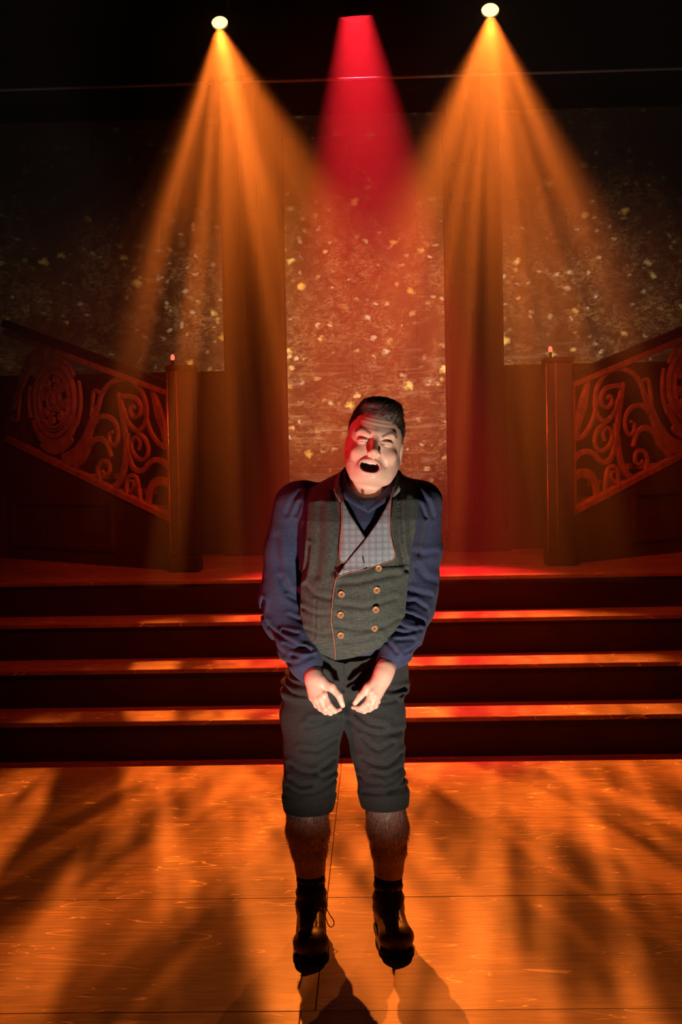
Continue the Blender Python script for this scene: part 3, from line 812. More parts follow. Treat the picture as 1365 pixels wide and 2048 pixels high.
# ---- head: local frame, x to the picture's right, y away from the camera, z up; origin between the eyes
HR = math.radians(7.8); HP = math.radians(-4.0)
Rz = np.array(Matrix.Rotation(math.radians(1.0), 3, 'Z') @ Matrix.Rotation(HR, 3, 'Y') @ Matrix.Rotation(HP, 3, 'X'))
EYE = W(751, 883, 3.590)
HC = EYE - Rz@np.array([0, -.088, 0])
def to_head(p): return (p-HC)@Rz
def from_head(q): return HC+np.asarray(q)@Rz.T
def Lh(px, py, y=-.09):
    """survey pixel -> local x, z on the face"""
    q = to_head(W(px, py, 3.590)[None])[0]; return q[0], q[2]
mL, mR = Lh(721.6, 931), Lh(757, 939.5); mT, mB = Lh(741, 922), Lh(738.5, 944)
MC = np.array([(mL[0]+mR[0])/2, 0, (mT[1]+mB[1])/2])
def head_sdf(P_):
    q = to_head(P_)
    x, y, z = q[:, 0], q[:, 1], q[:, 2]; ax = np.abs(x)
    s = np.stack([ax, y, z], 1)
    d = ell(q, (0, .012, .036), (.078, .100, .090))
    d = smin(d, ell(q, (0, -.028, -.012), (.071, .066, .088)), .03)
    d = smin(d, ell(q, (-.002, -.032, -.064), (.0665, .056, .046)), .03)           # jaw
    d = smin(d, cone(s, np.array([.058, .012, -.045]), np.array([.034, -.040, -.090]), .023, .024), .03)
    d = smin(d, ell(q, (-.003, -.070, -.088), (.034, .022, .020)), .02)            # chin
    d = smin(d, ell(s, (.041, -.068, -.034), (.024, .021, .021)), .015)            # cheek, pushed up
    d = smin(d, ell(q, (0, -.030, -.096), (.046, .045, .018)), .03)                # flesh under the chin
    d = smin(d, cone(s, np.array([0, -.087, .022]), np.array([.045, -.073, .026]), .011, .010), .012)   # brow
    # eye socket, closed lid
    d = smax(d, -ell(s, (.0335, -.101, .001), (.0215, .0185, .0130)), .007)
    d = smin(d, ell(s, (.0330, -.0785, -.0005), (.0175, .0145, .0115)), .004)
    lid = ax*0+np.abs(z-(-.0045+.06*(ax-.033)**2*8))
    d = d+.0022*np.exp(-(lid/.0012)**2)*np.exp(-((ax-.033)/.015)**4)*(y < -.07)
    lid2 = np.abs(z-(.0075-9*(ax-.033)**2))
    d = d+.0034*np.exp(-(lid2/.0018)**2)*np.exp(-((ax-.032)/.016)**4)*(y < -.06)
    # nose
    n_ = cone(q, np.array([0, -.093, .006]), np.array([0, -.113, -.030]), .0075, .0110)
    n_ = smin(n_, ell(s, (.0125, -.104, -.036), (.0085, .0105, .0080)), .007)
    n_ = smin(n_, cone(q, np.array([0, -.111, -.031]), np.array([0, -.100, -.043]), .009, .006), .006)
    n_ = smax(n_, -ell(s, (.0065, -.109, -.0440), (.0038, .0060, .0042)), .002)
    d = smin(d, n_, .009)
    # folds from the nostrils round the mouth
    nl = cone(s, np.array([.020, -.098, -.036]), np.array([.036, -.082, -.066]), .0030, .0030)
    d = d+.0020*np.exp(-(np.maximum(nl, 0)/.004)**2)
    # mouth: muzzle, opening, lips
    m = q-np.array([MC[0], 0, MC[2]])
    d = smin(d, ell(q, (MC[0], -.064, MC[2]+.001), (.034, .034, .032)), .016)
    mx, mz = m[:, 0], m[:, 2]
    tilt = -.06*mx
    hz_ = np.where(mz-tilt > 0, .0145, .0165)
    e2 = ((np.abs(mx)/.0270)**2.6+(np.abs(mz-tilt-.05*0)/hz_)**2.0)**.5
    ring = (e2-1)*.016
    lipd = np.sqrt(np.maximum(ring, -.01)**2*1.0+0)
    front = y < -.055
    d = d-.0032*np.exp(-((ring-.0035)/.0042)**2)*front
    cav = smax(ring, y+.045, .004)                     # opening runs 4 cm deep
    cav = np.maximum(ring, -(y+.16)); cav = np.maximum(cav, y+.052)
    d = smax(d, -cav, .0035)
    # chin crease, frown lines, forehead wrinkles
    cc = np.abs(z-(MC[2]-.026+8*(x-MC[0])**2)); d = d+.0022*np.exp(-(cc/.0035)**2)*np.exp(-((x-MC[0])/.015)**4)*front
    d = d+.0018*np.exp(-((ax-.0075)/.0018)**2)*np.exp(-((z-.016)/.010)**2)*(y < -.06)
    fz = z-.030-2.2*x*x
    d = d+  .00028*np.sin(fz*2*math.pi/.0118+7*x/.05*.35)*np.exp(-((fz-.021)/.020)**2)*np.exp(-(x/.045)**4)*(y < -.04)
    # ears
    e = ell(s, (.0790, .010, -.014), (.0075, .0185, .0310))
    e = smax(e, -ell(s, (.0850, .006, -.010), (.0060, .0105, .0190)), .003)
    d = smin(d, e, .006)
    return d
NK0 = W(739, 958, 3.720); NK1 = W(734, 1014, 3.705)
def neck_sdf(p):
    d = cone(p, NK0, NK1, .0600, .0620)
    q = p-W(736, 985, 3.695); d = smin(d, ell(p, W(735, 1000, 3.69), (.045, .04, .05)), .03)
    return d
def headneck(p):
    return smin(head_sdf(p), neck_sdf(p), .022)
hv, hq = sdf_mesh(headneck, W(734, 1030, 3.69)-np.array([.13, .15, .0]), from_head((0, 0, .14))+np.array([.13, .14, .01]), .0017)
# tones
q = to_head(hv); x, y, z = q.T
skin = np.array([.80, .51, .375])
C_ = np.tile(skin, (len(hv), 1))
def blend(C, c, w_): return C+(np.asarray(c)-C)*np.clip(w_, 0, 1)[:, None]
C_ = blend(C_, (.76, .34, .25), .35*np.exp(-(((np.abs(x)-.042)/.022)**2+((z+.035)/.02)**2))+.5*np.exp(-((x/.014)**2+((z+.034)/.012)**2)))
mx, mz = x-MC[0], z-MC[2]; tl = mz+.06*mx
e2 = np.sqrt((mx/.0265)**2+(tl/np.where(tl > 0, .0145, .0165))**2); ring = (e2-1)*.016
lip = np.exp(-((ring-.002)/.0038)**4)*(y < -.05)*(np.abs(z-MC[2]) < .04)
C_ = blend(C_, (.60, .27, .22), .8*lip)
# eyebrows (measured)
def brow(pts, wd):
    P2 = [Lh(a, b) for a, b in pts]; best = np.full(len(hv), 9.)
    for a, b in zip(P2[:-1], P2[1:]):
        a = np.array(a); b = np.array(b); ab = b-a; r = np.stack([x, z], 1)-a; h = np.clip(r@ab/(ab@ab), 0, 1)
        best = np.minimum(best, np.linalg.norm(r-h[:, None]*ab, axis=1))
    return np.exp(-(best/wd)**4)*(y < -.03)
BL = [(740, 866), (732, 859), (723, 855.5), (714, 861)]; BR = [(766, 873.5), (776, 867.5), (786, 865), (794, 873)]
C_ = blend(C_, (.10, .05, .03), .85*np.maximum(brow(BL, .0042), brow(BR, .0042)))
for a in ((-.033), (.033)):
    C_ = blend(C_, (.08, .035, .03), .85*np.exp(-((z+.0052-.45*(x-a)**2*8)/.0011)**2)*np.exp(-((x-a)/.014)**4)*(y < -.07))  # lash line, plus crease shade of the closed lids put into the colour
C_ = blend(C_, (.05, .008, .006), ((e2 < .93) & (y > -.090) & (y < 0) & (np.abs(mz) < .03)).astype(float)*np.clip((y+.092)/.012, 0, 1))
C_ = blend(C_, (.45, .27, .20), .35*np.clip((-z-.055)/.03, 0, 1)*(ring > .006)*np.clip((-.01-y)/.03, 0, 1)*(y < 0)*np.clip((z+.145)/.02, 0, 1))
head_C = C_

# ---- hands
def hand(side):
    Yh = 3.60
    if side == 'L':      # picture's left hand
        g = lambda a, b, o: z2(a, b, Yh+o)
        wr = [z2(400, 880, 3.66), g(418, 962, .012), g(432, 1020, .004)]
        palm = [(g(425, 985, .008), .0235), (g(474, 1072, -.008), .0155), (g(452, 1088, -.010), .0160), (g(430, 1090, -.004), .0155), (g(410, 1080, .006), .0145)]
        F = [[(482, 1072, -.014), (516, 1142, -.020), (552, 1176, -.008), (586, 1164, .010)],
             [(458, 1094, -.016), (490, 1162, -.014), (524, 1188, .004), (552, 1174, .022)],
             [(434, 1102, -.008), (462, 1158, -.004), (494, 1184, .016), (518, 1170, .034)],
             [(408, 1092, .002), (434, 1138, .010), (460, 1164, .026), (482, 1156, .042)]]
        T = [(462, 985, .000), (528, 1020, -.012), (580, 1076, -.018), (604, 1140, -.012)]
    else:
        g = lambda a, b, o: z2(a, b, Yh+o)
        wr = [z2(935, 800, 3.680), g(880, 908, .014), g(862, 965, .006)]
        palm = [(g(868, 940, .010), .023), (g(800, 1052, -.010), .0165), (g(818, 1070, -.010), .0170), (g(826, 1070, .002), .0165), (g(836, 1050, .014), .0155)]
        F = [[(792, 1052, -.016), (768, 1122, -.020), (722, 1158, -.006), (672, 1152, .006)],
             [(814, 1074, -.016), (790, 1150, -.014), (745, 1176, .004), (702, 1168, .018)],
             [(828, 1076, -.002), (815, 1140, .004), (778, 1166, .022), (742, 1162, .036)],
             [(838, 1056, .010), (830, 1115, .020), (802, 1146, .036), (772, 1148, .050)]]
        T = [(835, 975, .002), (770, 1024, -.012), (722, 1075, -.018), (684, 1124, -.012)]
    F = [[g(*a) for a in f] for f in F]; T = [g(*a) for a in T]
    FR = [[.0102, .0094, .0084, .0066], [.0104, .0096, .0085, .0067], [.0100, .0092, .0082, .0065], [.0092, .0083, .0074, .0060]]
    def f(p):
        d = chain(p, wr, [.029, .0265, .0260], .01, .80)
        w0, r0 = palm[0]
        for c, r in palm[1:]: d = smin(d, cone(p, w0, c, r0, r, 1.0), .010)
        d = smin(d, cone(p, wr[1], T[0], .022, .018), .012)
        for ff, rr in zip(F, FR):
            fd = None
            for i in range(3):
                c = cone(p, ff[i], ff[i+1], rr[i], rr[i+1]); fd = c if fd is None else smin(fd, c, .003)
            fd = smin(fd, np.linalg.norm(p-ff[1], axis=1)-rr[1]*1.06, .003)     # knuckle
            d = smin(d, fd, .0026)
        for (ff, rr) in zip(F, FR): d = smin(d, np.linalg.norm(p-ff[0]-np.array([0, -.003, .001]), axis=1)-rr[0]*1.02, .004)
        td = smin(cone(p, T[1], T[2], .0122, .0102), cone(p, T[2], T[3], .0102, .0076), .003)
        td = smin(td, cone(p, T[0], T[1], .018, .0128), .008)
        d = smin(d, td, .005)
        for i in range(3):     # tendons, faint
            a = palm[i+1][0]+np.array([0, -.016, 0]); d = d-.0006*np.exp(-(np.maximum(cone(p, wr[2]+np.array([0, -.018, 0]), a, .001, .001), 0)/.003)**2)
        return d
    allp = np.array(wr[1:]+T+[a for ff in F for a in ff])
    lo = allp.min(0)-.04; hi = allp.max(0)+.04; hi[2] = wr[0][2]+.0
    V, Q = sdf_mesh(f, lo, hi, .0015)
    C = np.tile(np.array([.74, .44, .33]), (len(V), 1))
    for ff in F+[T]:
        C = blend(C, (.74, .33, .25), .45*np.exp(-(np.linalg.norm(V-ff[1], axis=1)/.012)**2)+.45*np.exp(-(np.linalg.norm(V-ff[3], axis=1)/.010)**2))
    # thumb nail
    dirn = T[3]-T[2]; dirn /= np.linalg.norm(dirn); nc = T[3]-dirn*.002+np.array([0, -.0085, .002])
    C = blend(C, (.86, .60, .50), .8*np.exp(-(np.linalg.norm(V-nc, axis=1)/.0048)**4))
    return V, Q, C
# ---- legs (skin) and the covered trunk
LK = [W(618, 1560, 3.80), W(615, 1625, 3.82), W(616, 1660, 3.845), W(619, 1700, 3.86), W(621, 1735, 3.868), W(623, 1790, 3.872)]
RK = [W(768, 1555, 3.80), W(772, 1625, 3.82), W(776, 1655, 3.845), W(778, 1700, 3.86), W(778, 1735, 3.868), W(777, 1790, 3.872)]
def calf(p):
    a = chain(p, LK, [.030, .0600, .0650, .0530, .0425, .038], .02)
    b = chain(p, RK, [.028, .0570, .0625, .0515, .0420, .038], .02)
    d = np.minimum(a, b)
    return d
cv, cq = sdf_mesh(calf, (LK[0][0]-.09, 3.72, LK[5][2]), (RK[0][0]+.09, 3.96, LK[0][2]), .004)
legt = np.tile(np.array([.42, .27, .19]), (len(cv), 1))
fib = np.sin(cv[:, 0]*900+3*np.sin(cv[:, 2]*60)+2*np.sin(cv[:, 2]*171+cv[:, 0]*400))*.5+.5
legt = blend(legt, (.12, .07, .05), .45*fib)
# torso table: row, left, right, front, back
TT = [(932, 702, 778, 3.790, 3.860), (945, 686, 796, 3.755, 3.880), (960, 655, 818, 3.705, 3.895), (978, 622, 842, 3.660, 3.905), (1000, 604, 856, 3.625, 3.912),
      (1040, 599, 856, 3.600, 3.92), (1100, 600, 843, 3.588, 3.93), (1160, 602, 826, 3.585, 3.94), (1215, 603, 813, 3.592, 3.96),
      (1262, 602, 806, 3.618, 3.985), (1300, 596, 808, 3.655, 4.01), (1345, 580, 814, 3.700, 4.03), (1390, 566, 814, 3.735, 4.04)]
tz, tl_, tr_, tf, tb = [], [], [], [], []
for a, l, r, f0, f1 in TT[::-1]:
    ym = (f0+f1)/2
    tz.append(W(700, a, ym-.06)[2]); tl_.append(W(l, a, ym)[0]); tr_.append(W(r, a, ym)[0]); tf.append(f0); tb.append(f1)
def torso(p, off=0.0, ex=2.35):
    z = p[:, 2]
    l = np.interp(z, tz, tl_); r = np.interp(z, tz, tr_); f0 = np.interp(z, tz, tf); f1 = np.interp(z, tz, tb)
    cx, cy, a, b = (l+r)/2, (f0+f1)/2, (r-l)/2+off, (f1-f0)/2+off
    e = (np.abs((p[:, 0]-cx)/a)**ex+np.abs((p[:, 1]-cy)/b)**ex)**(1/ex)
    d = (e-1)*np.minimum(a, b)*.92
    d = np.maximum(d, z-tz[-1]-off)
    return np.maximum(d, tz[0]-off-z)
ARL = [W(592, 1012, 3.80), W(577, 1100, 3.80), W(567, 1195, 3.79), W(573, 1235, 3.775), W(598, 1290, 3.71), W(613, 1328, 3.66), W(626, 1352, 3.635)]
ARR = [W(842, 1014, 3.80), W(846, 1100, 3.80), W(835, 1180, 3.79), W(828, 1215, 3.775), W(808, 1265, 3.71), W(793, 1300, 3.67), W(774, 1326, 3.64)]
def inner(p):
    d = torso(p, -.032)
    for A in (ARL, ARR): d = smin(d, chain(p, A[:6], [.050, .047, .042, .042, .034, .020], .02), .02)
    d = smin(d, chain(p, [W(640, 1370, 3.89), W(622, 1480, 3.86), LK[0], LK[1]], [.070, .055, .036, .036], .02), .03)
    d = smin(d, chain(p, [W(742, 1370, 3.89), W(752, 1480, 3.86), RK[0], RK[1]], [.070, .052, .034, .034], .02), .03)
    d = smin(d, cone(p, NK0, NK1-np.array([0, 0, .03]), .050, .05), .02)
    for K, tx in ((LK, 621), (RK, 792)):
        d = smin(d, chain(p, [K[5], np.array([K[5][0], 3.865, .07]), np.array([W(tx, 1890, 3.73)[0], 3.745, .045])], [.032, .034, .030], .02), .02)
    return d
iv, iq = sdf_mesh(inner, (-.40, 3.52, .0), (.35, 4.08, 1.42), .009)
hLv, hLq, hLc = hand('L'); hRv, hRq, hRc = hand('R')
Vs = [hv, hLv, hRv, cv, iv]; Qs = [hq, hLq, hRq, cq, iq]
ic = np.tile(np.array([.6, .38, .28]), (len(iv), 1))
Cs = [head_C, hLc, hRc, legt, ic]
off = np.cumsum([0]+[len(v) for v in Vs])
body = np_mesh('body', np.concatenate(Vs), np.concatenate([q_+o for q_, o in zip(Qs, off)]), M_skin, man, BASE, np.concatenate(Cs))

# ---- teeth
def arch(zz, r, up):
    return [from_head((MC[0]+r*math.sin(a), -.0845+.030*(1-math.cos(a)), zz-.06*r*math.sin(a))) for a in np.linspace(-1.0, 1.0, 8)]
te = MB()
for i in range(8):
    a = (i-3.5)*.262; r = .0245
    cx = MC[0]+r*math.sin(a)*1.0; cy = -.0875+.026*(1-math.cos(a)); hw = .0036 if abs(i-3.5) < 1 else .0031
    zt_ = MC[2]+.0165-.06*(cx-MC[0]); L_ = .0105 if abs(i-3.5) < 1 else .0092
    n = 8; vs = []
    for (s_, dz) in ((.8, 0), (1, -.002), (1, -L_+.0015), (.8, -L_)):
        for k in range(n):
            th = 2*math.pi*k/n
            lx, ly = hw*s_*math.copysign(abs(math.cos(th))**.7, math.cos(th)), .0028*s_*math.sin(th)
            vs.append(from_head((cx+lx*math.cos(a)-ly*math.sin(a)*-1, cy+lx*math.sin(a)+ly*math.cos(a), zt_+dz)))
    fs = [(q_*n+k, q_*n+(k+1) % n, (q_+1)*n+(k+1) % n, (q_+1)*n+k) for q_ in range(3) for k in range(n)]+[tuple(range(n))[::-1], tuple(range(3*n, 4*n))]
    te.add(vs, fs, True)
te.build('teeth', M_tooth, man, BASE)

# ---- hair
def hair_sdf(P_):
    q = to_head(P_); x, y, z = q.T; ax = np.abs(x)
    d = ell(q, (.002, .016, .044), (.0815, .1020, .0915))
    d = smin(d, ell(q, (.006, -.040, .106), (.058, .050, .024)), .022)             # swept-up front
    d = smin(d, ell(q, (.030, -.046, .088), (.040, .040, .026)), .02)
    # hairline: cut away the face, the hairline is higher on the picture's left
    hl = .070+np.interp(x, [-.075, -.05, -.03, -.010, .015, .04, .06, .075], [-.030, .000, .007, .004, .000, -.010, -.022, -.050])
    face = smax(hl-z, y-.0-.35*np.clip(z-.03, -.05, .05)+.022, .012)
    cutf = smin(z*0+1, -(face), .001)
    side = np.maximum(-(z-.005+.25*(y-.02)), y-.052)           # short sides end above the ear
    back = -(z+.055)
    keep = np.maximum(np.maximum(face*-1*-1, 0)*0-1, 0)
    region = np.maximum(np.maximum(np.minimum(hl-z, -(y+.030)), np.minimum(.0-z+.004, -(y-.030)*1.0+0)), -(z+.070))
    # inside face wedge -> removed
    w1 = np.minimum(z*0+ (hl-z), -(y+.018))       # >0 in the face region
    w2 = np.minimum(.002-z, .040-y)               # >0 beside and below the temples
    d = smax(d, w1, .006); d = smax(d, w2, .006); d = np.maximum(d, -(z+.075))
    g = np.sin((x*.35-y*.9+.25*np.sin(z*60))*700+6*np.sin(x*80))*.0004+np.sin((x*.9+y*.5)*330+3*np.sin(y*70))*.0007
    d = d+g*np.clip((z-.03)/.03, 0, 1)
    return d
hlo = from_head((0, .01, .03))-np.array([.12, .14, .13]); hhi = from_head((0, .01, .05))+np.array([.12, .14, .13])
Hv, Hq = sdf_mesh(hair_sdf, hlo, hhi, .0020)
hair = np_mesh('hair', Hv, Hq, M_hair, man, BASE)
# strands lying on it, swept from the parting on the picture's left across and up
hb = MB(); rs = np.random.RandomState(5)
sel = rs.choice(len(Hv), 9000, replace=False)
hl_ = to_head(Hv[sel]); okm = (hl_[:, 2] > .02)&(hl_[:, 1] < .10)
st_ = hl_[okm][:1700]
def ngrad(pt):
    e = .002; b = np.repeat(pt[None], 6, 0); b[0, 0] += e; b[1, 0] -= e; b[2, 1] += e; b[3, 1] -= e; b[4, 2] += e; b[5, 2] -= e
    return b
for pass_ in (0,):
    pos = st_.copy(); paths = [pos.copy()]
    for k in range(5):
        top = np.clip((pos[:, 2]-.055)/.03, 0, 1)[:, None]
        dirv = top*np.array([.75, .45, .35])+(1-top)*np.array([.0, .35, -.8])
        dirv = dirv+rs.normal(0, .12, pos.shape)*(1 if k == 0 else .5)
        ln = (.0052*top+.0016*(1-top))
        pos = pos+dirv*ln
        for _ in range(2):
            wv_ = from_head(pos); e = .002; g = np.zeros_like(pos); d0 = hair_sdf(wv_)
            for a in range(3):
                dp = np.zeros(3); dp[a] = e; g[:, a] = (hair_sdf(from_head(pos+dp))-d0)/e
            g /= np.linalg.norm(g, axis=1, keepdims=True)+1e-6
            pos = pos-g*np.clip(d0-(.0012+.0006*k), -.004, .004)[:, None]
        paths.append(pos.copy())
    pw = [from_head(q_) for q_ in paths]
    nst = len(st_); K_ = len(pw)
    A_ = np.stack(pw, 1)
    rad = np.linspace(.00055, .00015, K_)
    tri = np.array([(1, 0, .4), (-.6, .8, -.5), (-.5, -.8, .6)])
    vv = (A_[:, :, None, :]+rad[None, :, None, None]*tri[None, None]).reshape(-1, 3)
    fs = []
    for i in range(nst):
        for k in range(K_-1):
            a = (i*K_+k)*3
            for j in range(3): fs.append((a+j, a+(j+1) % 3, a+3+(j+1) % 3, a+3+j))
    np_mesh('hair_strands', vv, np.array(fs), M_hair, hair, BASE)['kind'] = 'stuff'

# ---- shirt
SLc = CR(z2, [([(75, 470), (60, 560), (110, 640), (200, 690), (300, 735), (405, 775)], .006, .006), ([(215, 655), (320, 668)], .004, .005),
      ([(225, 735), (300, 762), (372, 752)], .004, .005), ([(200, 330), (235, 400), (340, 470)], .006, .010), ([(245, 440), (330, 490)], .004, .005),
      ([(110, 620), (160, 760), (220, 800)], .004, .007), ([(280, 800), (340, 808), (405, 800)], .003, .005), ([(160, 60), (165, 180), (190, 300)], .004, .012),
      ([(330, 300), (360, 400), (330, 520)], .004, .009), ([(250, 560), (350, 600)], .003, .005), ([(190, 865), (300, 850), (420, 800)], .003, .006),
      ([(1010, 480), (1080, 470), (1150, 520)], .005, .006), ([(975, 545), (1060, 560), (1130, 600)], .005, .006), ([(925, 590), (1000, 625), (1065, 640)], .004, .005),
      ([(900, 650), (1000, 662), (1110, 645)], .005, .006), ([(880, 705), (925, 745), (955, 780)], .004, .005), ([(950, 700), (1060, 700)], .004, .005),
      ([(1010, 780), (1060, 765), (1095, 735)], .004, .005), ([(1030, 400), (1100, 420), (1180, 440)], .004, .007), ([(1090, 250), (1150, 330), (1210, 350)], .004, .010),
      ([(1070, 140), (1140, 170), (1220, 160)], .003, .008), ([(1000, 830), (1060, 800), (1100, 770)], .003, .006)], 1.35, .9)
SHc = [([W(600, 985, 3.7), W(585, 1000, 3.7), W(572, 1030, 3.7)], .004, .006), ([W(840, 985, 3.7), W(858, 1005, 3.7), W(868, 1035, 3.7)], .004, .006),
       ([W(600, 1005, 3.7), W(590, 1030, 3.7)], .004, .005), ([W(842, 1010, 3.7), W(852, 1035, 3.7)], .004, .005),
       ([W(722, 1012, 3.6), W(720, 1040, 3.6), W(724, 1072, 3.6)], .0016, .002)]
def shirt(p):
    d = smax(torso(p), W(700, 1312, 3.68)[2]-p[:, 2], .01)
    a = chain(p, ARL, [.0675, .0690, .0700, .0690, .0610, .0450, .0320], .02)
    b = chain(p, ARR, [.0640, .0560, .0590, .0600, .0560, .0460, .0330], .02)
    # cuffs end square to the arm
    for ch, A, r in ((0, ARL, 0), (1, ARR, 0)):
        dr = A[6]-A[4]; dr /= np.linalg.norm(dr); cut = np.where(np.linalg.norm(p-A[6], axis=1) < .12, (p-A[6])@dr-.008, -1.)
        if ch == 0: a = smax(a, cut, .004)
        else: b = smax(b, cut, .004)
    d = smin(d, smin(ell(p, W(607, 1000, 3.80), (.075, .085, .060)), ell(p, W(838, 1000, 3.80), (.070, .085, .060)), .01), .03)
    d = smin(d, a, .012); d = smin(d, b, .012)
    d = d+crease(p, SLc, 3.80)+crease(p, SHc, 3.85)
    # the neck opening
    hole = cone(p, W(739, 930, 3.745), W(736, 994, 3.690), .072, .053)
    d = smax(d, -hole, .006)
    return d
sv, sq = sdf_mesh(shirt, (-.42, 3.50, W(700, 1375, 3.6)[2]), (.36, 4.08, W(700, 925, 3.8)[2]), .0045)
shirt_o = np_mesh('shirt', sv, sq, M_shirt, man, BASE)
# front button band and little button
def front_y(fn, x, z, y0=3.35, y1=3.9):
    ys = np.linspace(y0, y1, 140); pts = np.stack([np.full(140, x), ys, np.full(140, z)], 1)
    d = fn(pts); k = np.argmax(d < 0)
    if d[k] >= 0: return None
    if k == 0: return ys[0]
    a, b = d[k-1], d[k]; return ys[k-1]+(ys[k]-ys[k-1])*a/(a-b)
def surf_many(fn, X, Z, y0=3.40, y1=3.85, n=110):
    ys = np.linspace(y0, y1, n); pts = np.stack([np.repeat(X, n), np.tile(ys, len(X)), np.repeat(Z, n)], 1)
    d = fn(pts).reshape(len(X), n); k = np.argmax(d < 0, 1); k = np.maximum(k, 1); r = np.arange(len(X))
    a, b = d[r, k-1], d[r, k]; ok = (a > 0) & (b < 0)
    return np.where(ok, ys[k-1]+(ys[k]-ys[k-1])*a/np.where(ok, a-b, 1), np.nan)
def panel(name, poly_px, fn, off, th, m, parent, Yp=3.60, grid=.006, lift=None):
    """cloth panel: outline laid on the surface fn, given thickness th"""
    pts = [W(a, b, Yp) for a, b in poly_px]; ol = [(float(q_[0]), float(q_[2])) for q_ in pts]
    # resample outline
    R = []
    for i in range(len(ol)):
        a = np.array(ol[i]); b = np.array(ol[(i+1) % len(ol)]); n = max(1, int(np.linalg.norm(b-a)/(grid*.7)))
        R += [tuple(a+(b-a)*k/n) for k in range(n)]
    xs = [a for a, b in R]; zs = [b for a, b in R]
    def inside(x, z):
        c = False; n = len(ol)
        for i in range(n):
            x1, z1 = ol[i]; x2, z2_ = ol[i-1]
            if (z1 > z) != (z2_ > z) and x < (x2-x1)*(z-z1)/(z2_-z1)+x1: c = not c
        return c
    def bd(x, z): return min((x-a)**2+(z-b)**2 for a, b in R)
    I = [(x, z) for x in np.arange(min(xs), max(xs), grid) for z in np.arange(min(zs), max(zs), grid) if inside(x, z) and bd(x, z) > (grid*.45)**2]
    allp = [Vector(p_) for p_ in R+I]; nR = len(R)
    res = delaunay_2d_cdt(allp, [(i, (i+1) % nR) for i in range(nR)], [list(range(nR))], 1, 1e-6)
    V2 = np.array([tuple(v) for v in res[0]]); F2 = [tuple(f_) for f_ in res[2]]
    y = surf_many(fn, V2[:, 0], V2[:, 1]); bad = np.isnan(y)
    if bad.any(): y[bad] = np.nanmean(y)
    y = y-off
    if lift is not None: y = y-lift(V2)
    n = len(V2)
    vs = [(V2[i, 0], y[i]-th, V2[i, 1]) for i in range(n)]+[(V2[i, 0], y[i], V2[i, 1]) for i in range(n)]
    fs = list(F2)+[tuple(i+n for i in f_[::-1]) for f_ in F2]
    from collections import Counter
    cnt = Counter(); 
    for f_ in F2:
        for a, b in zip(f_, f_[1:]+f_[:1]): cnt[(a, b)] += 1
    for (a, b) in list(cnt):
        if (b, a) not in cnt: fs.append((b, a, a+n, b+n))
    mb = MB(); mb.add(vs, fs, True)
    o = mb.build(name, m, parent, BASE)
    return o
def on_surf(fn, px_pts, off, Yp=3.60, sub=5):
    q_ = catmull([tuple(W(a, b, Yp)) for a, b in px_pts], sub) if len(px_pts) > 2 else [tuple(W(a, b, Yp)) for a, b in px_pts]
    X = np.array([a[0] for a in q_]); Z = np.array([a[2] for a in q_]); y = surf_many(fn, X, Z)
    m_ = np.isnan(y); y[m_] = np.interp(np.where(m_)[0], np.where(~m_)[0], y[~m_]) if (~m_).any() else 3.6
    return [Vector((X[i], y[i]-off, Z[i])) for i in range(len(X))]
def disc_button(center, r, m, parent, name='button', holes=True):
    mb = MB(); M = Matrix.Translation(center) @ Matrix.Rotation(math.pi/2, 4, 'X')
    mb.lathe([(.0005, .0008), (r*.62, .0008), (r*.74, .0022), (r*.95, .0022), (r, .0008), (r*.9, -.002), (.0005, -.002)], M, 22)
    b = mb.build(name, m, parent, BASE)
    if holes:
        mb = MB()
        for sx in (-1, 1): mb.tube([center+Vector((sx*r*.22, -.0012, -r*.25)), center+Vector((-sx*r*.22, -.0024, r*.25))], .0006, 6)
        mb.build('thread', M_thread, b, BASE)
    return b
def shirt_front(p): return torso(p)
c_ = on_surf(shirt_front, [(729.7, 1013)], .010)[0]
disc_button(c_+Vector((0, -.004, 0)), .0046, M_shirtbutton, shirt_o)
# stand collar of the shirt
def band(name, up, lo_, th, m, parent, closed=False):
    U_ = catmull([tuple(a) for a in up], 8); L_ = catmull([tuple(a) for a in lo_], 8)
    n = len(U_); cx = sum((Vector(a) for a in U_), Vector())/n
    vs = []
    for a, b in zip(U_, L_):
        a, b = Vector(a), Vector(b); o_ = (a-cx); o_.z = 0; o_ = o_.normalized()*th
        mid = (a+b)/2+o_*.4
        vs += [a, mid, b, b+o_, mid+o_, a+o_]
    fs = []
    for i in range(n-1):
        a, b = i*6, (i+1)*6
        for k in range(6): fs.append((a+k, a+(k+1) % 6, b+(k+1) % 6, b+k))
    fs += [tuple(range(6)), tuple(range((n-1)*6, n*6))[::-1]]
    mb = MB(); mb.add(vs, fs, True); return mb.build(name, m, parent, BASE)
band('collar', [W(738, 1003, 3.636), W(714, 990, 3.640), W(696, 968, 3.665), W(691, 945, 3.73), W(706, 925, 3.80), W(738, 918, 3.822), W(770, 925, 3.80), W(783, 945, 3.73), W(780, 966, 3.665), W(760, 990, 3.640), W(738, 1004, 3.635)],
     [W(737, 1026, 3.612), W(708, 1010, 3.612), W(684, 990, 3.64), W(678, 962, 3.72), W(695, 945, 3.83), W(738, 938, 3.85), W(778, 945, 3.83), W(796, 962, 3.72), W(790, 988, 3.64), W(766, 1008, 3.612), W(737, 1027, 3.610)], .003, M_shirt, shirt_o)

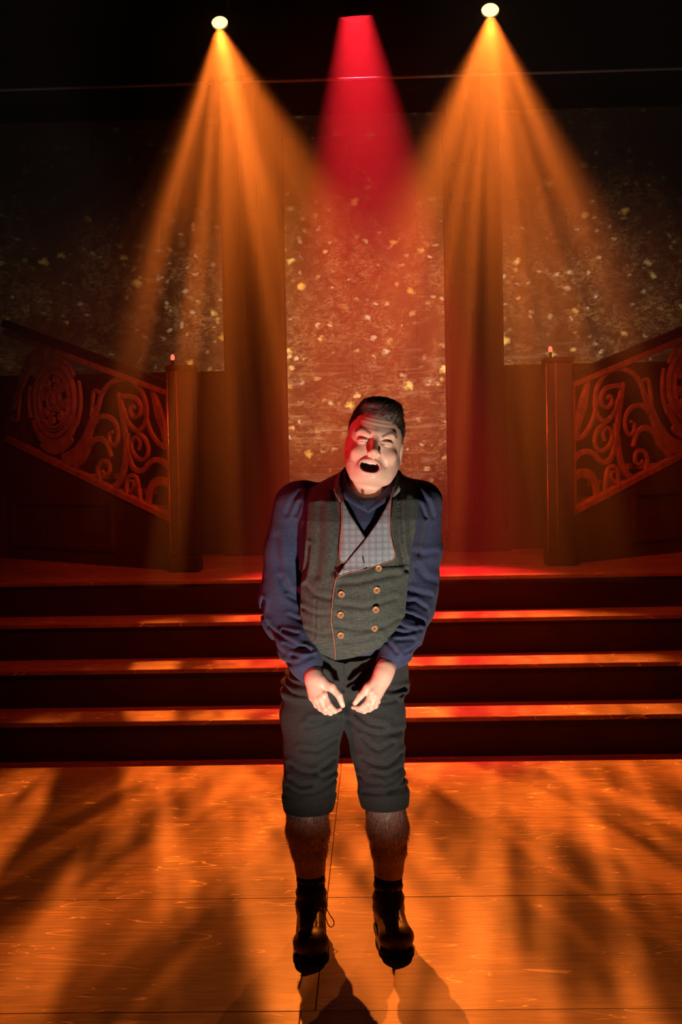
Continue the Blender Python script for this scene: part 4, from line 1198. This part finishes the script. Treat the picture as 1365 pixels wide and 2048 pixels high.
# ---- waistcoat
def poly2(p, pts):
    """signed 2-D distance (x, z) to a polygon, negative inside"""
    q_ = p[:, [0, 2]]; d = np.full(len(q_), 1e9); s = np.ones(len(q_))
    n = len(pts)
    for i in range(n):
        a = pts[i]; b = pts[i-1]; e = b-a; w_ = q_-a
        bb = w_-np.clip(w_@e/(e@e+1e-12), 0, 1)[:, None]*e
        d = np.minimum(d, (bb**2).sum(1))
        c1 = q_[:, 1] >= a[1]; c2 = q_[:, 1] < b[1]; c3 = e[0]*w_[:, 1] > e[1]*w_[:, 0]
        fl = (c1 & c2 & c3) | (~c1 & ~c2 & ~c3); s = np.where(fl, -s, s)
    return s*np.sqrt(d)
def PX(pts, Y=3.60): return [W(a, b, Y)[[0, 2]] for a, b in pts]
V_IN = PX([(690, 900), (688, 960), (684, 985), (686, 1030), (700, 1100), (735, 1100), (770, 1080), (783, 1030), (789, 975), (794, 940), (790, 900)])
V_OUT = PX([(680, 925), (640, 962), (617, 976), (613, 1010), (611, 1060), (606, 1120), (598, 1180), (596, 1230), (606, 1275), (618, 1300), (640, 1313), (669, 1327), (700, 1322), (735, 1313), (762, 1300), (792, 1286), (812, 1240), (816, 1180), (822, 1110), (833, 1060), (838, 1010), (838, 976), (815, 962), (796, 925)])
EDGE = [W(a, b, 3.59) for a, b in [(674, 1150), (668, 1180), (666, 1208), (663.5, 1232), (665, 1255), (668.6, 1278), (670, 1300), (671, 1327)]]
edz = np.array([e_[2] for e_ in EDGE[::-1]]); edx = np.array([e_[0] for e_ in EDGE[::-1]])
VC = [([W(a, b, 3.62) for a, b in L_], A, w_) for L_, A, w_ in [
    ([(668, 985), (676, 1030), (678, 1080), (668, 1140)], .0045, .008), ([(798, 985), (797, 1040), (800, 1090), (812, 1140)], .008, .008),
    ([(632, 1200), (631, 1240), (628, 1280)], .0022, .003), ([(640, 1010), (640, 1080), (634, 1150)], .003, .009), ([(820, 1000), (820, 1060), (824, 1100)], .003, .008),
    ([(680, 1165), (720, 1162), (770, 1150), (800, 1148)], .004, .007), ([(676, 1205), (730, 1212), (790, 1196)], .0035, .007), ([(674, 1250), (720, 1258), (770, 1252), (800, 1238)], .004, .007),
    ([(676, 1285), (720, 1282), (760, 1272)], .004, .006), ([(610, 1170), (630, 1190), (664, 1196)], .0035, .007), ([(605, 1220), (630, 1228), (660, 1226)], .003, .006),
    ([(612, 1262), (640, 1270), (664, 1264)], .003, .006), ([(617, 1090), (613, 1130), (604, 1160)], .004, .005)]]
v_out2 = V_OUT; v_in2 = V_IN
def vest_base(p):
    d = torso(p, .011)
    ex = np.interp(p[:, 2], edz, edx)
    over = 1/(1+np.exp(-(p[:, 0]-ex)/.0012))
    zlim = p[:, 2] < EDGE[0][2]+.02
    d = d-.0035*over*zlim*(p[:, 1] < 3.8)
    d = d+1.25*crease(p, VC, 3.80)
    return d
def vest(p):
    d = vest_base(p)
    d = np.maximum(d, -torso(p, .001)-.004)
    fr = (p[:, 1]-3.79)
    out2 = poly2(p, v_out2); in2 = poly2(p, v_in2)
    d = smax(d, out2, .004)
    d = smax(d, -np.maximum(in2, fr), .003)
    return d
vv_, vq_ = sdf_mesh(vest, (-.34, 3.53, W(700, 1340, 3.6)[2]), (.28, 4.02, W(700, 925, 3.8)[2]), .0038, slack=2.2)
vest_o = np_mesh('waistcoat', vv_, vq_, M_vest, man, BASE)
lap_l = panel('lapel', [(684, 988), (689, 1006), (699, 1025), (715, 1050), (733, 1078), (716, 1096), (700, 1112), (688, 1124), (681, 1117), (680, 1092), (684, 1046), (683, 1010)], vest_base, .004, .003, M_lapel, vest_o)
lap_r = panel('lapel', [(788, 972), (784, 991), (772, 1015), (754, 1046), (732, 1077), (710, 1103), (691, 1126), (674, 1153), (697, 1143.5), (720, 1139), (743, 1132.5), (765, 1126), (786, 1118.5), (790, 1108), (785, 1085), (780, 1054), (781, 1030), (783, 1002), (789, 976)], vest_base, .009, .003, M_lapel, vest_o)
pm = MB()
pm.tube(on_surf(vest_base, [(684, 988), (683, 1010), (684, 1046), (680, 1092), (681, 1117), (688, 1124), (700, 1113)], .0075), .0013, 8)
pm.tube(on_surf(vest_base, [(789, 975), (783, 1002), (780, 1054), (785, 1085), (790, 1108), (786, 1118.5), (765, 1126), (743, 1132.5), (720, 1139), (697, 1143.5), (674, 1153)], .0125), .0013, 8)
pm.tube(on_surf(vest_base, [(674, 1153), (668, 1180), (665.5, 1208), (663, 1232), (665, 1255), (668, 1278), (669.5, 1300), (670.5, 1324)], .004), .0014, 8)
pm.build('piping', M_piping, vest_o, BASE)
for bx_, by_ in ((598, 410), (592, 545), (592, 683), (838, 243), (826, 384), (820, 512), (812, 640)):
    c_ = on_surf(vest_base, [(500+bx_/3.25, 1060+by_/3.25)], .004)[0]
    disc_button(c_, .0097, M_button, vest_o)
mb = MB(); mb.tube(on_surf(vest_base, [(500+735/3.25, 1060+168/3.25), (500+745/3.25, 1060+212/3.25)], .0135), .0018, 6); mb.build('buttonhole', M_thread, lap_r, BASE)
band('collar', [W(683, 992, 3.622), W(679, 968, 3.66), W(684, 945, 3.74), W(700, 930, 3.82), W(738, 922, 3.853), W(776, 928, 3.82), W(792, 944, 3.74), W(793, 958, 3.68), W(788, 980, 3.625)],
     [W(681, 1004, 3.610), W(672, 985, 3.64), W(672, 962, 3.74), W(690, 950, 3.86), W(738, 944, 3.90), W(786, 950, 3.86), W(803, 962, 3.74), W(798, 982, 3.66), W(787, 994, 3.612)], .004, M_collar, vest_o)

# ---- trousers
TC = CR(z2, [([(190, 930), (240, 965), (310, 985)], .005, .006), ([(190, 1005), (270, 1035), (370, 1030)], .005, .006), ([(195, 1075), (270, 1105), (370, 1110)], .006, .007),
      ([(390, 1278), (490, 1268), (590, 1195)], .006, .007), ([(850, 1045), (930, 1075), (1010, 1080)], .006, .007), ([(835, 1118), (920, 1135), (1005, 1128)], .005, .006),
      ([(815, 1150), (880, 1165), (960, 1160)], .004, .006), ([(690, 1235), (770, 1300), (880, 1322)], .006, .008), ([(600, 870), (606, 960), (605, 1060)], .003, .005), ([(500, 900), (560, 985), (600, 1050)], .005, .007), ([(760, 900), (700, 985), (650, 1050)], .004, .007)])
TC += CR(z3, [([(360, 40), (440, 30), (560, -10)], .004, .007), ([(330, 185), (440, 195), (560, 140)], .004, .006), ([(265, 290), (340, 325), (430, 330), (545, 270)], .006, .007), ([(270, 375), (330, 410), (400, 400)], .005, .006),
      ([(640, 10), (720, 60), (820, 85), (980, 90)], .005, .008), ([(730, 110), (790, 170), (840, 190), (930, 150)], .006, .007), ([(735, 250), (820, 285), (900, 290), (985, 235)], .006, .007), ([(715, 370), (760, 400), (840, 395)], .004, .006),
      ([(905, 445), (960, 425), (1015, 395)], .005, .006), ([(245, 430), (330, 465), (440, 450), (545, 400)], .005, .006), ([(420, 330), (480, 360), (545, 350)], .004, .006), ([(800, 330), (870, 350), (980, 320)], .004, .006), ([(740, 470), (860, 450), (1015, 440)], .0035, .006)])
LT = [W(640, 1365, 3.89), W(626, 1430, 3.865), W(622, 1500, 3.845), W(620, 1560, 3.82), W(618, 1592, 3.82), W(617, 1616, 3.825)]
RT = [W(738, 1365, 3.89), W(748, 1430, 3.865), W(755, 1500, 3.845), W(763, 1560, 3.82), W(769, 1590, 3.82), W(771, 1608, 3.825)]
def trousers(p):
    d = torso(p, .006); d = smax(d, p[:, 2]-W(700, 1268, 3.68)[2], .006)
    d = smax(d, W(700, 1400, 3.75)[2]-p[:, 2], .02)
    a = chain(p, LT, [.098, .096, .0790, .0730, .0715, .0685], .03); b = chain(p, RT, [.100, .092, .0760, .0640, .0665, .0640], .03)
    a = np.maximum(a, LT[5][2]-.004+.15*(p[:, 0]-LT[5][0])*0-p[:, 2]); b = np.maximum(b, RT[5][2]-.004-p[:, 2])
    legs = smin(a, b, .008)
    d = smin(d, legs, .03)
    d = d+1.5*crease(p, TC, 3.86)
    # turned hem bands stand out a little
    for T_, r in ((LT, .0035), (RT, .0035)):
        zz = p[:, 2]-T_[5][2]; m_ = (np.abs(p[:, 0]-T_[5][0]) < .11)
        d = d-np.where(m_, r/(1+np.exp((zz-.048)/.0015)), 0)+np.where(m_, .002*np.exp(-((zz-.050)/.003)**2), 0)
        hole = cone(p, T_[5]-np.array([0, 0, .05]), T_[5]+np.array([0, 0, .004]), .063, .063)
        d = smax(d, -hole, .003)
    return d
tv, tq = sdf_mesh(trousers, (-.34, 3.66, W(700, 1640, 3.8)[2]), (.28, 4.07, W(700, 1255, 3.7)[2]), .0040)
trs = np_mesh('trousers', tv, tq, M_trouser, man, BASE)

# ---- socks and boots
for K, topy in ((LK, 1728), (RK, 1722)):
    mb = MB(); zt_ = W(700, topy, 3.83)[2]
    cxs = np.interp([zt_, zt_-.03, .15, .10], [K[5][2], K[4][2], K[3][2]], [K[5][0], K[4][0], K[3][0]])
    pts = [(cxs[0], 3.866, zt_), (cxs[0], 3.866, zt_-.004), (cxs[1], 3.868, zt_-.03), (cxs[2], 3.870, .17), (cxs[3], 3.870, .12)]
    r0 = .0475 if K is LK else .0465
    mb.tube(pts, [r0-.001, r0+.001, r0-.0015, .0435, .043], 28); mb.build('sock', M_sock, man, BASE)
def boot(px_top, px_toe, K, toe_py, ang):
    xa = K[5][0]; yt = floor_y(px_toe, toe_py)
    toe = np.array([W(px_toe, toe_py, yt)[0], yt+.054, .046]); an = np.array([xa, 3.868, .085])
    hx = xa-(toe[0]-xa)*.35
    ball = an+(toe-an)*.62; ball[2] = .050
    ztop = W(700, 1764, 3.80)[2]
    seed = ang
    def f(p):
        d = chain(p, [np.array([xa, 3.872, ztop-.01]), np.array([xa, 3.872, .12]), an], [.0430, .0415, .0440], .02)
        d = d-.0028*np.sin(p[:, 2]*165+seed+6*p[:, 0])*np.clip((p[:, 2]-.07)/.03, 0, 1)
        d = smax(d, p[:, 2]-ztop, .008)
        d = smin(d, ell(p, (hx, 3.905, .042), (.040, .045, .048)), .03)
        d = smin(d, cone(p, an, ball, .042, .046), .025)
        d = smin(d, ell(p, toe, (.053, .056, .044)), .03)
        td = ell(p, toe+np.array([0, -.008, 0]), (.050, .047, .042))
        # toe cap seam and tongue
        rr = p[:, 1]-(toe[1]+.012)
        d = d+.0016*np.exp(-(rr/.0018)**2)-.0010*np.exp(-((rr+.006)/.006)**2)
        tg = np.abs(p[:, 0]-(xa+(toe[0]-xa)*np.clip((3.868-p[:, 1])/.15, 0, 1)))
        d = d+.0022*np.exp(-((tg-.017)/.0022)**2)*(p[:, 1] < 3.87)*(p[:, 1] > toe[1]+.02)
        d = np.maximum(d, .014-p[:, 2])
        d = smax(d, -cone(p, np.array([xa, 3.872, ztop-.004]), np.array([xa, 3.872, ztop+.06]), .0395, .045), .002)
        return d
    V, Q = sdf_mesh(f, (min(xa, toe[0])-.08, yt-.02, .004), (max(xa, toe[0])+.08, 3.98, ztop+.012), .0030)
    b = np_mesh('boot', V, Q, M_leather, man, BASE)
    # sole: outline lofted
    def solef(p):
        q_ = p.copy(); q_[:, 2] = .03
        d = smin(cone(q_, np.array([hx, 3.905, .03]), np.array([ball[0], ball[1], .03]), .041, .049), cone(q_, np.array([ball[0], ball[1], .03]), np.array([toe[0], toe[1]-.002, .03]), .050, .054), .02)
        d = smax(d, np.abs(p[:, 2]-.0095)-.0090, .003)
        heelgap = np.maximum(np.maximum(np.abs(p[:, 1]-3.845)-.022, p[:, 2]-.006), d*0-1)
        return smax(d, -heelgap, .003)
    V, Q = sdf_mesh(solef, (min(xa, toe[0])-.08, yt-.02, -.006), (max(xa, toe[0])+.08, 3.98, .026), .0030)
    V[:, 2] = np.maximum(V[:, 2], .0)
    np_mesh('sole', V, Q, M_sole, b, BASE)
    # laces: crossings down the shaft and instep
    mb = MB(); path = []
    ks = np.linspace(0, 1, 9)
    def sp(s_, sx):
        z_ = ztop-.02+(.075-(ztop-.02))*min(1, s_*1.25); y_ = 3.829 if s_ < .6 else 3.829-(s_-.6)*.14
        x_ = xa+(toe[0]-xa)*max(0, (s_-.5))*.9+sx*.016
        yy = front_y(f, x_, z_, 3.60, 3.9)
        return Vector((x_, (yy if yy else y_)-.002, z_))
    for i in range(8):
        mb.tube([sp(ks[i], -1), sp((ks[i]+ks[i+1])/2, 0)+Vector((0, -.0015, 0)), sp(ks[i+1], 1)], .0016, 6)
        mb.tube([sp(ks[i], 1), sp((ks[i]+ks[i+1])/2, 0)+Vector((0, -.0035, 0)), sp(ks[i+1], -1)], .0016, 6)
    lc = mb.build('lace', M_lace, b, BASE)
    return b
bl = boot(624, 621, LK, 1931, 0.4); br = boot(777, 794, RK, 1919, 1.7)
def z4(x, y, Y): return W(570+x/9.31, 1720+y/9.31, Y)
mb = MB(); lp = [z4(650, 640, 3.822), z4(720, 760, 3.818), z4(775, 900, 3.81), z4(845, 1030, 3.80), z4(908, 1130, 3.795), z4(915, 1205, 3.79), z4(865, 1252, 3.79), z4(815, 1215, 3.79), z4(785, 1140, 3.795), z4(700, 900, 3.805), z4(620, 660, 3.822)]
mb.tube([Vector(a) for a in catmull([tuple(q_) for q_ in lp], 6)], .0015, 8); mb.build('lace_loop', M_lace, bl, BASE)
# cheek microphone
mb = MB(); mp_ = [from_head((-.078, -.004, -.026)), from_head((-.080, -.030, -.040)), from_head((-.0735, -.052, -.056)), from_head((-.066, -.070, -.064))]
mb.tube([Vector(a) for a in mp_], .0008, 6); mb.tube([Vector(mp_[-1]), Vector(mp_[-1])+Vector((.003, -.006, -.002))], .0018, 8)
mb.build('cheek_microphone', simple('beige_wire', (.55, .36, .26), .5), man, BASE)
# hairs on the shins
rs = np.random.RandomState(3)
selk = np.where((cv[:, 2] > .24) & (cv[:, 2] < LK[1][2]+.02))[0]; selk = rs.choice(selk, min(2600, len(selk)), replace=False)
p0 = cv[selk]; ax_ = np.where(p0[:, 0] < (LK[2][0]+RK[2][0])/2, LK[2][0], RK[2][0])
nr = np.stack([p0[:, 0]-ax_, p0[:, 1]-3.86, np.zeros(len(p0))], 1); nr /= np.linalg.norm(nr, axis=1, keepdims=True)
p1 = p0+nr*.0018+np.array([0, 0, -.005])+rs.normal(0, .0010, p0.shape); p2 = p1+nr*.0006+np.array([0, 0, -.005])+rs.normal(0, .0012, p0.shape)
rad = [.00035, .0003, .0001]; A_ = np.stack([p0, p1, p2], 1); tri = np.array([(1, 0, .2), (-.5, .87, 0), (-.5, -.87, 0)])
vv = (A_[:, :, None, :]+np.array(rad)[None, :, None, None]*tri).reshape(-1, 3)
fs = np.array([(a+j, a+(j+1) % 3, a+3+(j+1) % 3, a+3+j) for i in range(len(p0)) for k in range(2) for a in [(i*3+k)*3] for j in range(3)])
np_mesh('leg_hair', vv, fs, M_hair, man, BASE)['kind'] = 'stuff'
